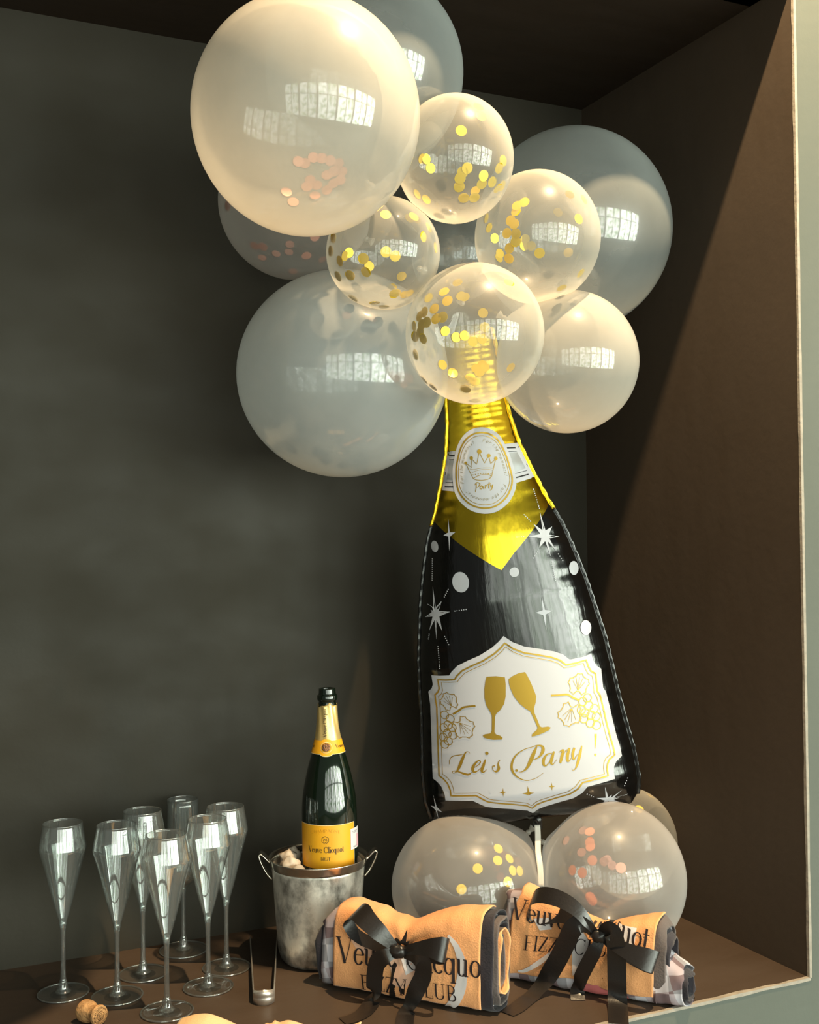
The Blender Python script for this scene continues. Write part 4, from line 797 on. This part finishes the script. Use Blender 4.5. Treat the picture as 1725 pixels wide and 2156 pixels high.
wad = mesh('crumpled_napkin', V, F, M_WAD); wad.location = BK; wad.rotation_euler = (0, 0, BROT); tag(wad, 'pale crumpled wad lying in the ice bucket beside the bottle', 'napkin')

# ------------------------------------------------------------------ champagne bottle
M_BGLASS = pbr('dark_green_bottle_glass', (.004, .010, .005), .05, 0, 0, 1, 0, 1, .8, .5)
M_YEL = pbr('orange_yellow_label', (.95, .44, .015), .45)
M_YFOIL = pbr('pale_gold_capsule', (.93, .66, .25), .34, .55, .25, 60, .08, 30)
M_INK = pbr('dark_ink', (.05, .025, .012), .5); M_GINK = pbr('gold_ink', (.62, .27, .01), .4)
M_LABW = pbr('label_edge_cream', (.95, .80, .50), .5)
M_BRONZE = pbr('bronze_medallion', (.30, .15, .08), .38, .8, .6, 300)
M_STICK = pbr('tax_sticker', (.82, .76, .76), .5); M_PINK = pbr('pink_stripe', (.80, .42, .50), .5); M_GREYI = pbr('grey_ink', (.35, .32, .36), .6)
BZ = .128
bt = empty('champagne_bottle', BK + Vector((math.cos(BROT) * .0205, math.sin(BROT) * .0205, BZ)), BROT); bt.rotation_euler = (0, math.radians(-.6), BROT)
tag(bt, 'dark green champagne bottle with orange-yellow label standing in the ice bucket', 'bottle')
BP = [(.030, .0), (.040, .001), (.0445, .006), (.0460, .014), (.0464, .06), (.0464, .110), (.0460, .128), (.0446, .145), (.0422, .160), (.0385, .178), (.0335, .198), (.0280, .216), (.0235, .232), (.0200, .248), (.0175, .266), (.0158, .285), (.0150, .300)]
BPS = smooth_prof(BP, 4)
def brad(z): return float(np.interp(z, [p[1] for p in BPS], [p[0] for p in BPS]))
V, F = lathe(BPS + [(.0148, .3005)], 64); mesh('bottle_glass', V, F, M_BGLASS, bt)
V, F = lathe(smooth_prof([(.0150, .296), (.0148, .303), (.0168, .305), (.0172, .309), (.0168, .313), (.0150, .3145), (.0143, .318), (.0142, .323), (.0132, .3245), (.0102, .3235), (.0098, .318), (.0098, .300)], 3), 40); mesh('bottle_lip', V, F, M_BGLASS, bt)
def bsurf(a, z, off=0.):
    r = brad(z) + off; return (r * math.sin(a), -r * math.cos(a), z)
# pale capsule with a torn upper hem
def cap_fn(a, b):
    q = 2 * PI * a; top = .2975 + .0022 * math.sin(q * 3 + 1) + .0012 * math.sin(q * 7)
    z = .232 + (top - .232) * b; r = brad(z) + .0007 + .0005 * math.sin(q * 9 + z * 60) * (.4 + b)
    return (r * math.sin(q), -r * math.cos(q), z)
V, F = grid(72, 24, cap_fn, True); cap = mesh('neck_capsule', V, F, M_YFOIL, bt); solid(cap, .0003)
def b_text(word, a0, z0, sx, sy, mat, par, off, vertical=False, curve=None, bold=1.0):
    shp = text2d(word, (0, 0), sx, sy, (1, 0), 0, curve, bold)
    def fn(u, v, o_):
        if vertical: z = z0 + u; return bsurf(a0 - v / brad(z), z, o_)
        z = z0 + v; return bsurf(a0 + u / brad(z0), z, o_)
    return lay('lettering', shp, fn, off, mat, par)
b_text('Veuve Clicquot', -.12, .2455, .0066, .0052, M_INK, cap, .0022, True, None, 1.4)
# neck collar label
def poly_b(name, outl, mat, par, off, step=.004):
    return lay(name, [fill2d(outl, step)], lambda u, v, o_: bsurf(u / .024 if False else u, v, o_), off, mat, par)
def lab_grid(name, a0, a1, zlo, zhi, off, mat, par, na=40, nz=10):
    V, F = grid(na, nz, lambda s, t: bsurf(a0 + (a1 - a0) * s, zlo(s) + (zhi(s) - zlo(s)) * t, off)); return mesh(name, V, F, mat, par)
def bump_(s, c, wd): return max(0, 1 - ((s - c) / wd) ** 2) ** .5 if abs(s - c) < wd else 0
nl = lab_grid('collar_label', -1.75, 1.75, lambda s: .2185 - .0032 * bump_(s, .463, .10), lambda s: .2400 + .0022 * bump_(s, .463, .10), .0014, M_YEL, bt, 90)
lab_grid('collar_edge', -1.75, 1.75, lambda s: .2177 - .0032 * bump_(s, .463, .10), lambda s: .2185 - .0032 * bump_(s, .463, .10), .0015, M_LABW, nl, 90, 2)
MC = (-.13, .2292)
def med(u, v, o_): return bsurf(MC[0] + u / .0235, MC[1] + v, o_)
lay('medallion_ring', [disc2d((0, 0), .0090, None, 32)], med, .0018, M_LABW, nl)
lay('medallion_ring', [disc2d((0, 0), .0084, None, 32)], med, .0021, M_YEL, nl)
V, F = lathe([(.0070, 0), (.0070, .0012), (.0062, .0018), (.004, .0014), (.0005, .0022)], 28)
mm = Matrix.Rotation(-.13, 3, 'Z') @ Matrix.Rotation(PI / 2 - .28, 3, 'X'); pc = Vector(bsurf(MC[0], MC[1], .0016))
mesh('medallion', [mm @ Vector(v) + pc for v in V], F, M_BRONZE, nl)
b_text('Veuve', .50, .2275, .0062, .0055, M_INK, nl, .0020, False, None, 1.2)
b_text('ot', -1.30, .2275, .0062, .0055, M_INK, nl, .0020, False, None, 1.2)
# main label
LA0, LA1, LZ0, LZ1 = -1.36, 1.02, .034, .1055
ml = lab_grid('main_label', LA0, LA1, lambda s: LZ0, lambda s: LZ1, .0006, M_YEL, bt, 50, 14)
e1 = lab_grid('label_edge', LA0, LA1, lambda s: LZ1 - .0007, lambda s: LZ1, .0009, M_LABW, ml, 50, 2)
lab_grid('label_edge', LA1 - .02, LA1, lambda s: LZ0, lambda s: LZ1, .0009, M_LABW, ml, 3, 14)
lab_grid('label_edge', LA0, LA0 + .02, lambda s: LZ0, lambda s: LZ1, .0009, M_LABW, ml, 3, 14)
LC = -.17
def center_text(word, z, sx, sy, mat, curve=None, bold=1.0, off=.0010):
    n = text_len(word) * sx; return b_text(word, LC - n / 2 / .0464, z, sx, sy, mat, ml, off, False, curve, bold)
center_text('CHAMPAGNE', .0905, .0072, .0050, M_GINK, lambda x: .0036 * (1 - ((x - 3.4) / 3.4) ** 2), .9)
center_text('Veuve Clicquot', .0605, .0086, .0098, M_INK, None, 1.15)
center_text('BRUT', .0480, .0055, .0052, M_INK, None, 1.2)
hexp = [(.0062 * math.sin(k * PI / 3), .0062 * math.cos(k * PI / 3), .0007) for k in range(7)]
em = [stroke2d(hexp, .002, 1, False), stroke2d([(-.003, -.002, .0007), (-.0015, .003, .0007), (0, -.001, .0007), (.0018, .003, .0007), (.003, -.002, .0007)], .002, 1, False), disc2d((0, -.0038), .0008, None, 8)]
lay('emblem', em, lambda u, v, o_: bsurf(LC + u / .0464, .0815 + v, o_), .0010, M_INK, ml)
st = lab_grid('tax_sticker', .80, 1.36, lambda s: .060, lambda s: .0945, .0014, M_STICK, bt, 14, 6)
lab_grid('sticker_stripe', 1.18, 1.345, lambda s: .062, lambda s: .083, .0018, M_PINK, st, 6, 4)
lay('sticker_print', [stroke2d([(x0, z, .0008), (x1, z, .0008)], .003, 1, False) for x0, x1, z in ((.86, 1.28, .0895), (.90, 1.2, .0872), (.92, 1.16, .0645), (.95, 1.12, .0630))], lambda u, v, o_: bsurf(u, v, o_), .0019, M_GREYI, st)

# ------------------------------------------------------------------ cork
def cork_mat():
    m = pbr('cork', (.56, .31, .13), .85, 0, .8, 190, .42, 90); return m
M_CORK = cork_mat()
ca = Vector((.50, -.86, 0)).normalized()
CKC = Vector((-1.060, .336, .0150))
ck = empty('champagne_cork', CKC); tag(ck, 'champagne cork lying on the ledge with a stamped round end', 'cork')
V, F = lathe(smooth_prof([(.0005, -.0195), (.012, -.0195), (.0150, -.0175), (.0158, -.011), (.0150, -.004), (.0122, .002), (.0118, .007), (.0132, .0115), (.0146, .0145), (.0140, .0175), (.0128, .0182), (.0005, .0184)], 4), 32)
R = Matrix((Vector((ca.y, -ca.x, 0)).normalized(), Vector((0, 0, 1)), ca)).transposed()
R = Matrix.Identity(3); xa = Vector((0, 0, 1)).cross(ca).normalized(); za = ca; ya = za.cross(xa)
R = Matrix(((xa.x, ya.x, za.x), (xa.y, ya.y, za.y), (xa.z, ya.z, za.z)))
mesh('cork_body', [R @ Vector(v) for v in V], F, M_CORK, ck)
shp = []
for k in range(30):
    a = 2 * PI * k / 30; r0 = .0098 if k % 3 else .0104
    shp.append(stroke2d([(r0 * math.cos(a), r0 * math.sin(a), .0011), ((r0 + .0014 + .0006 * (k % 2)) * math.cos(a), (r0 + .0014 + .0006 * (k % 2)) * math.sin(a), .0008)], .004, 1, False))
shp.append(stroke2d([(.0068 * math.sin(k * PI / 3 + .2), .0068 * math.cos(k * PI / 3 + .2), .0007) for k in range(7)], .004, 1, False))
shp.append(stroke2d([(-.003, -.003, .0007), (-.002, .003, .0007), (0, -.001, .0007), (.002, .0035, .0007), (.0032, -.002, .0007)], .004, 1, False))
shp.append(disc2d((0, -.0042), .0009, None, 8))
V, F = join(*shp); mesh('cork_stamp', [R @ Vector((x, y, .0198)) for x, y in V], F, M_INK, ck)

# ------------------------------------------------------------------ ice tongs
M_TONG = pbr('satin_steel', (.80, .75, .69), .36, .85, .05, 60)
TG = Vector((-.815, .282, 0)); tgs = empty('ice_tongs', TG); tag(tgs, 'slim steel ice tongs lying on the ledge in front of the ice bucket', 'tongs')
tl, tr = Vector((-.7555, .5457, 0)) - TG, Vector((-.7060, .5460, 0)) - TG
ax = ((tl + tr) / 2).normalized(); sd = Vector((ax.y, -ax.x, 0))
def tpath():
    w_ = .0155; P = [tl]
    for k in range(1, 8): P.append(tl.lerp(-sd * w_ + ax * .018, k / 8))
    for k in range(11):
        a = PI * k / 10; P.append(-sd * (w_ * math.cos(a)) - ax * (w_ * 1.0 * math.sin(a)) + ax * .016)
    for k in range(1, 8): P.append((sd * w_ + ax * .018).lerp(tr, k / 8))
    P.append(tr); return P
P = [Vector(p) for p in catmull(tpath(), 4)]
n = len(P)
def thgt(i):
    s = abs(i / (n - 1) * 2 - 1); return .0235 - .0115 * s
V, F = [], []
prof = [(0, 0), (.0009, .42), (-.0002, .5), (.0009, .58), (0, 1)]
for i, p in enumerate(P):
    t = (P[min(i + 1, n - 1)] - P[max(i - 1, 0)]).normalized(); nrm = Vector((t.y, -t.x, 0)); h = thgt(i)
    for d, q in prof: V.append(p + nrm * d * (1 if h > .02 else .2) + Vector((0, 0, .0006 + h * q)))
    if i:
        for k in range(4): a = (i - 1) * 5 + k; F.append((a, a + 1, a + 6, a + 5))
o = mesh('tong_strip', V, F, M_TONG, tgs); solid(o, .0016)
# ------------------------------------------------------------------ rolled gift shirts with ribbons
M_ORANGE = pbr('orange_shirt_cloth', (.93, .43, .18), .85, 0, .25, 420, .06, 14, .2, 0, .25)
M_NAVY = pbr('dark_grey_shirt_cloth', (.030, .026, .034), .8, 0, .25, 300, .15, 12, .3, 0, .2)
M_BROWNG = pbr('warm_grey_shirt_cloth', (.13, .105, .10), .85, 0, .25, 300, .15, 12, .2, 0, .2)
M_SHINK = pbr('shirt_print_black', (.022, .014, .016), .6)
M_SHWH = pbr('shirt_print_white', (.80, .74, .74), .7); M_SHPE = pbr('shirt_print_peach', (.88, .52, .36), .75); M_SHRED = pbr('shirt_print_red', (.62, .16, .16), .7)
def satin_mat():
    m = pbr('black_satin', (.016, .013, .012), .33, 0, .07, 260, 0, 1, .8, .0, stretch=(1, 1, 1)); return m
M_SATIN = satin_mat()
def plaid_mat():
    m, N, L = new_mat('checked_shirt_cloth'); b = N['Principled BSDF']; b.inputs['Roughness'].default_value = .85
    tc = N.new('ShaderNodeTexCoord')
    def chk(scale, rot, c1, c2):
        mp = N.new('ShaderNodeMapping'); mp.inputs['Rotation'].default_value = rot; mp.inputs['Location'].default_value = (.003, .007, .009); L.new(tc.outputs['Object'], mp.inputs[0])
        c = N.new('ShaderNodeTexChecker'); c.inputs['Scale'].default_value = scale; c.inputs['Color1'].default_value = (*c1, 1); c.inputs['Color2'].default_value = (*c2, 1); L.new(mp.outputs[0], c.inputs[0]); return c
    a = chk(38, (0, .12, .1), (.05, .04, .045), (.50, .47, .52)); d = chk(23, (.1, .3, .2), (.62, .60, .66), (.36, .24, .26))
    mx = N.new('ShaderNodeMixRGB'); mx.blend_type = 'MIX'; mx.inputs[0].default_value = .45; L.new(a.outputs[0], mx.inputs[1]); L.new(d.outputs[0], mx.inputs[2]); L.new(mx.outputs[0], b.inputs['Base Color'])
    return m
M_PLAID = plaid_mat()
EXPN = .55
def sgnp(x, e): return math.copysign(abs(x) ** e, x)
class Roll:
    def __init__(s, L, hfn, dfn, knot, seed, amp=.0022):
        s.L, s.h, s.d, s.k, s.seed, s.amp = L, hfn, dfn, knot, seed, amp
    def wr(s, x, z):
        dx, dz = x - s.k[0], z - s.k[1]; r = math.hypot(dx, dz); a = math.atan2(dz, dx)
        v = math.sin(a * 7 + s.seed + 2 * noise.noise((x * 9, z * 9, s.seed))) * math.exp(-r / .07)
        return s.amp * (v + .9 * noise.noise((x * 26, z * 26, s.seed + 4)) + .6 * noise.noise((x * 60, z * 40, s.seed)))
    def pt(s, x, psi, off=0., k=1.):
        h, d = s.h(x), s.d(x); d0 = d / 2
        y = d0 - (d0 * k + off) * sgnp(math.cos(psi), EXPN); z = h / 2 + (h / 2 * k + off) * sgnp(math.sin(psi), EXPN)
        w_ = s.wr(x, z)
        y -= w_ * math.cos(psi); z += w_ * math.sin(psi)
        return (x, y, max(z, .0006 + (off if off > 0 else 0) * .3))
    def psi(s, x, z):
        h = s.h(x); q = max(-.999, min(.999, (z - h / 2) / (h / 2))); return math.asin(math.copysign(abs(q) ** (1 / EXPN), q))
    def front(s, x, z, off): return s.pt(x, s.psi(x, z), off)
def roll_shell(R, x0, x1, k, mat, root, name, off=0, wave=0., nx=40, np_=64):
    """one cloth layer of the roll: an open sleeve of cloth with a soft uneven hem"""
    def fn(a, b):
        q = 2 * PI * a
        e = wave * (noise.noise((math.cos(q) * 1.7, math.sin(q) * 1.7, k * 9 + R.seed)) + .4 * math.sin(q * 3 + k * 20))
        return R.pt(x0 + e * (1 - b) + (x1 + e - x0) * b - (e * 0 if b else 0), q, off, k)
    V, F = grid(np_, nx, fn, True); o = mesh(name, V, F, mat, root); solid(o, .0016, 0); return o
def roll_core(R, x0, x1, k, mat, root, name, nx=30, np_=48):
    V, F = grid(np_, nx, lambda a, b: R.pt(x0 + (x1 - x0) * b, 2 * PI * a, 0, k), True)
    for j in (0, nx - 1):
        ring = [j * np_ + i for i in range(np_)]; c = sum((Vector(V[i]) for i in ring), Vector()) / np_
        V.append(tuple(c)); ci = len(V) - 1
        F += [(ring[i], ring[(i + 1) % np_], ci) if j == 0 else (ring[(i + 1) % np_], ring[i], ci) for i in range(np_)]
    return mesh(name, V, F, mat, root)
def panel(R, xl, xr, p0, p1, off, mat, root, name, nx=70, np_=60):
    def fn(a, b):
        t = b; x = xl(t) + (xr(t) - xl(t)) * a; ps = p0(a) + (p1(a) - p0(a)) * b
        return R.pt(x, ps, off)
    V, F = grid(nx, np_, fn); o = mesh(name, V, F, mat, root); solid(o, .0016, -1); return o
def vec_ribbon(pts, wvec, root, name, taper=None, n=7):
    P = [Vector(p) for p in catmull([p[:3] for p in pts], n)]
    m = len(P); W = []
    for i, p in enumerate(P):
        t = i / (m - 1); k = 1.0
        if taper: k = float(np.interp(t, taper[0], taper[1]))
        W.append(Vector(wvec) * k if not callable(wvec) else wvec(i, t, P) * k)
    for p in P: p.z = max(p.z, .0016)
    V, F = strip(P, W); V = [Vector((v.x, v.y, max(v.z, .0012))) for v in V]
    return mesh(name, V, F, M_SATIN, root)
def flat_w(half):
    def f(i, t, P):
        a = (P[min(i + 1, len(P) - 1)] - P[max(i - 1, 0)]).normalized()
        k = min(1, max(0, (P[i].z - .006) / .03)); n = Vector((0, -k, 1.001 - k)).normalized()
        w_ = a.cross(n)
        return w_.normalized() * half if w_.length > 1e-4 else Vector((half, 0, 0))
    return f
def band(R, x0, root, lean=0., half=.0125, name='ribbon_band'):
    pts, W = [], []
    for i in range(73):
        ps = 2 * PI * i / 72 - PI / 2; xx = x0 + lean * math.sin(ps)
        pts.append(R.pt(xx, ps, .0034)); W.append((half, 0, 0))
    V, F = strip(pts, W); V = [Vector((v.x, v.y, max(v.z, .0005))) for v in V]; return mesh(name, V, F, M_SATIN, root)
def knot(c, root, r=.011):
    V, F = blob((0, 0, 0), r, 3, 3, .35, .85); return mesh('ribbon_knot', [Vector((v[0] * 1.15, v[1] * .8, v[2])) + Vector(c[:3]) for v in V], F, M_SATIN, root)

# gift lying in front of the ice bucket
ROT1 = math.atan2(-.75754738, .65278019)
g1 = empty('gift_shirt', (-.700, .291, 0), ROT1); tag(g1, 'rolled orange gift shirt with black bow lying in front of the ice bucket', 'gift shirt')
K1 = RIB1['knot'][0]
def h1(x): return .128 + .018 * max(0, x) / .248 - .022 * math.exp(-((x - K1[0]) / .05) ** 2) - .020 * max(0, -x) / .02
R1 = Roll(.248, h1, lambda x: .066 - .014 * math.exp(-((x - K1[0]) / .05) ** 2) - .024 * max(0., min(1., (.025 - x) / .05)), (K1[0], K1[2]), 1.0)
roll_shell(R1, -.020, .252, .93, M_PLAID, g1, 'checked_layer', 0, .006)
roll_shell(R1, .16, .266, .965, M_NAVY, g1, 'dark_layer', 0, .005)
roll_shell(R1, .16, .272, .84, M_BROWNG, g1, 'grey_layer', 0, .005)
roll_shell(R1, .16, .270, .73, M_NAVY, g1, 'dark_layer', 0, .004)
roll_shell(R1, .16, .274, .62, M_ORANGE, g1, 'orange_layer', 0, .004)
roll_shell(R1, .16, .268, .50, M_BROWNG, g1, 'grey_layer', 0, .004)
roll_shell(R1, -.030, .10, .80, M_NAVY, g1, 'dark_layer', 0, .005)
roll_shell(R1, -.024, .10, .66, M_BROWNG, g1, 'grey_layer', 0, .005)
roll_core(R1, -.012, .262, .42, M_NAVY, g1, 'roll_core')
pn = panel(R1, lambda t: .000 + .012 * t, lambda t: .246 + .006 * t, lambda a: math.radians(-48), lambda a: math.radians(118), .0035, M_ORANGE, g1, 'shirt_front')
def lay1(name, shapes, off, mat): return lay(name, shapes, R1.front, off, mat, pn)
lay1('printed_swirl', [stroke2d([(.197, .110, .004), (.212, .095, .010), (.220, .070, .015), (.217, .042, .017), (.205, .018, .015), (.192, .006, .010)], .004)], .0044, M_SHWH)
lay1('printed_patch', [fill2d([(.10, .062), (.125, .085), (.15, .075), (.145, .045), (.125, .025), (.105, .03)], .006)], .0044, M_SHPE)
lay1('printed_patch', [fill2d([(.118, .075), (.14, .082), (.145, .055), (.128, .045)], .005)], .0048, M_SHWH)
lay1('printed_patch', [fill2d([(.022, .100), (.045, .098), (.09, .065), (.085, .055), (.045, .07)], .005)], .0044, M_SHPE)
tag(lay1('shirt_lettering', text2d('Veuve Clicquo', (.010, .048), .0350, .0365, (1, .045), 0, None, .92), .0052, M_SHINK), 'black serif lettering reading Veuve Clicquo')
tag(lay1('shirt_lettering', text2d('FIZZY CLUB', (.050, .014), .0252, .0225, (1, .035), 0, None, .8), .0052, M_SHINK), 'black serif lettering reading FIZZY CLUB')
band(R1, K1[0] - .006, g1, .010)
vec_ribbon(RIB1['loopL'], lambda i, t, P: Vector((.0085, .009, .0100)), g1, 'ribbon_loop', ([0, .12, .3, .75, .9, 1], [.35, .8, 1.05, 1.0, .7, .35]))
vec_ribbon(RIB1['loopR'], lambda i, t, P: Vector((.002, .005, .0165)), g1, 'ribbon_loop', ([0, .15, .35, .65, .85, 1], [.3, .55, 1.0, 1.0, .55, .3]))
vec_ribbon(RIB1['tailA'], flat_w(.0135), g1, 'ribbon_tail', ([0, .2, 1], [.5, 1, 1]))
vec_ribbon(RIB1['tailB'], flat_w(.0135), g1, 'ribbon_tail', ([0, .2, 1], [.5, 1, 1]))
knot(K1, g1)

# gift propped against the ledge balloons
ROT2 = math.atan2(-.77636929, .63027829)
g2 = empty('gift_shirt', (-.440, .204, 0), ROT2); tag(g2, 'tilted orange gift shirt with black bow propped against the blush balloon', 'gift shirt')
K2 = RIB2['knot'][0]
def h2(x): return float(np.interp(x, [-.01, .03, .09, .13, .165, .20, .245, .27], [.140, .147, .128, .108, .100, .112, .124, .09]))
R2 = Roll(.24, h2, lambda x: float(np.interp(x, [-.02, .03, .14, .25], [.034, .046, .058, .07])), (K2[0], K2[2]), 5.0)
roll_shell(R2, .0, .250, .93, M_PLAID, g2, 'checked_layer', 0, .005)
roll_shell(R2, .15, .256, .965, M_BROWNG, g2, 'grey_layer', 0, .003)
roll_shell(R2, .15, .262, .80, M_NAVY, g2, 'dark_layer', 0, .004)
roll_core(R2, .008, .250, .66, M_BROWNG, g2, 'roll_core')
R2b = Roll(.24, lambda x: .075 - .02 * max(0, (x - .25) / .03), lambda x: .066, (K2[0], K2[2]), 8.0, .004)
roll_shell(R2b, .20, .282, .95, M_PLAID, g2, 'checked_fold', 0, .006)
roll_shell(R2b, .20, .286, .72, M_NAVY, g2, 'dark_fold', 0, .005)
roll_core(R2b, .20, .276, .6, M_PLAID, g2, 'checked_fold')
R2c = Roll(.24, lambda x: .034, lambda x: .070, (K2[0], K2[2]), 3.0, .003)
roll_core(R2c, -.005, .24, 1.0, M_PLAID, g2, 'checked_base_fold')
pn = panel(R2, lambda t: .004 + .024 * max(0, min(1, (t - .15) / .5)), lambda t: .236 + .010 * t,
           lambda a: math.radians(float(np.interp(a, [0, .3, .5, .6, 1], [-40, -30, -20, -26, -40]))), lambda a: math.radians(100), .0040, M_ORANGE, g2, 'shirt_front')
def lay2(name, shapes, off, mat): return lay(name, shapes, R2.front, off, mat, pn)
lay2('printed_swirl', [stroke2d([(.085, .064, .003), (.062, .044, .007), (.035, .026, .005), (.022, .022, .003)], .004)], .0050, M_SHWH)
lay2('printed_patch', [fill2d([(.108, .084), (.13, .092), (.145, .075), (.128, .045), (.113, .03), (.112, .055)], .005)], .0049, M_SHWH)
lay2('printed_patch', [fill2d([(.05, .104), (.075, .108), (.08, .092), (.06, .088)], .004)], .0048, M_SHWH)
lay2('printed_patch', [fill2d([(.178, .105), (.212, .108), (.21, .086), (.18, .082)], .005)], .0048, M_SHWH)
o = lay(  'printed_patch', [fill2d([(.128, .006), (.136, .022), (.16, .024), (.19, .018), (.20, .005), (.16, .003)], .004)], R2c.front, .0010, M_SHRED, pn)
tag(lay2('shirt_lettering', text2d('Veuve Clicquot', (.012, .1000), .0304, .030, (1, -.075), .12, None, .95), .0058, M_SHINK), 'black serif lettering reading Veuve Clicquot')
tag(lay2('shirt_lettering', text2d('FIZZY CLUB', (.032, .0565), .0240, .0215, (1, .05), .15, None, .85), .0058, M_SHINK), 'black serif lettering reading FIZZY CLUB')
band(R2, K2[0] - .01, g2, .016)
vec_ribbon(RIB2['loopL'], lambda i, t, P: Vector((.002, .007, .0108)), g2, 'ribbon_loop', ([0, .1, .3, .8, .92, 1], [.35, .8, 1.0, 1.0, .7, .35]))
vec_ribbon(RIB2['loopR'], lambda i, t, P: Vector((.004, .007, .0140)), g2, 'ribbon_loop', ([0, .15, .35, .65, .85, 1], [.3, .6, 1.0, 1.0, .6, .3]))
vec_ribbon(RIB2['tailA'], flat_w(.0142), g2, 'ribbon_tail', ([0, .2, 1], [.5, 1, 1]))
vec_ribbon(RIB2['tailB'], flat_w(.0110), g2, 'ribbon_tail', ([0, .25, 1], [.5, 1, 1]))
vec_ribbon(RIB2['tailC'], flat_w(.0145), g2, 'ribbon_tail', ([0, .2, 1], [.5, 1, 1]))
knot(K2, g2)

# pale folded shirt at the front of the ledge, only its top edge in view
M_CREAM = pbr('cream_shirt_cloth', (.92, .62, .32), .85, 0, .25, 420, .06, 14, .2, 0, .25)
g3 = empty('folded_shirt', (-.905, .262, 0), ROT1 + .35); tag(g3, 'pale orange folded shirt at the ledge front below the ice tongs', 'shirt')
R3 = Roll(.26, lambda x: .040 + .006 * math.sin(x * 52) + .004 * math.sin(x * 23 + 1), lambda x: .10, (.13, .03), 9.0, .002)
roll_core(R3, 0, .25, .88, M_PLAID, g3, 'checked_roll')
panel(R3, lambda t: 0, lambda t: .25, lambda a: math.radians(-60), lambda a: math.radians(120), .0035, M_CREAM, g3, 'shirt_front')
for g_ in (g3,): g_.location = (-1.005, .113, 0)
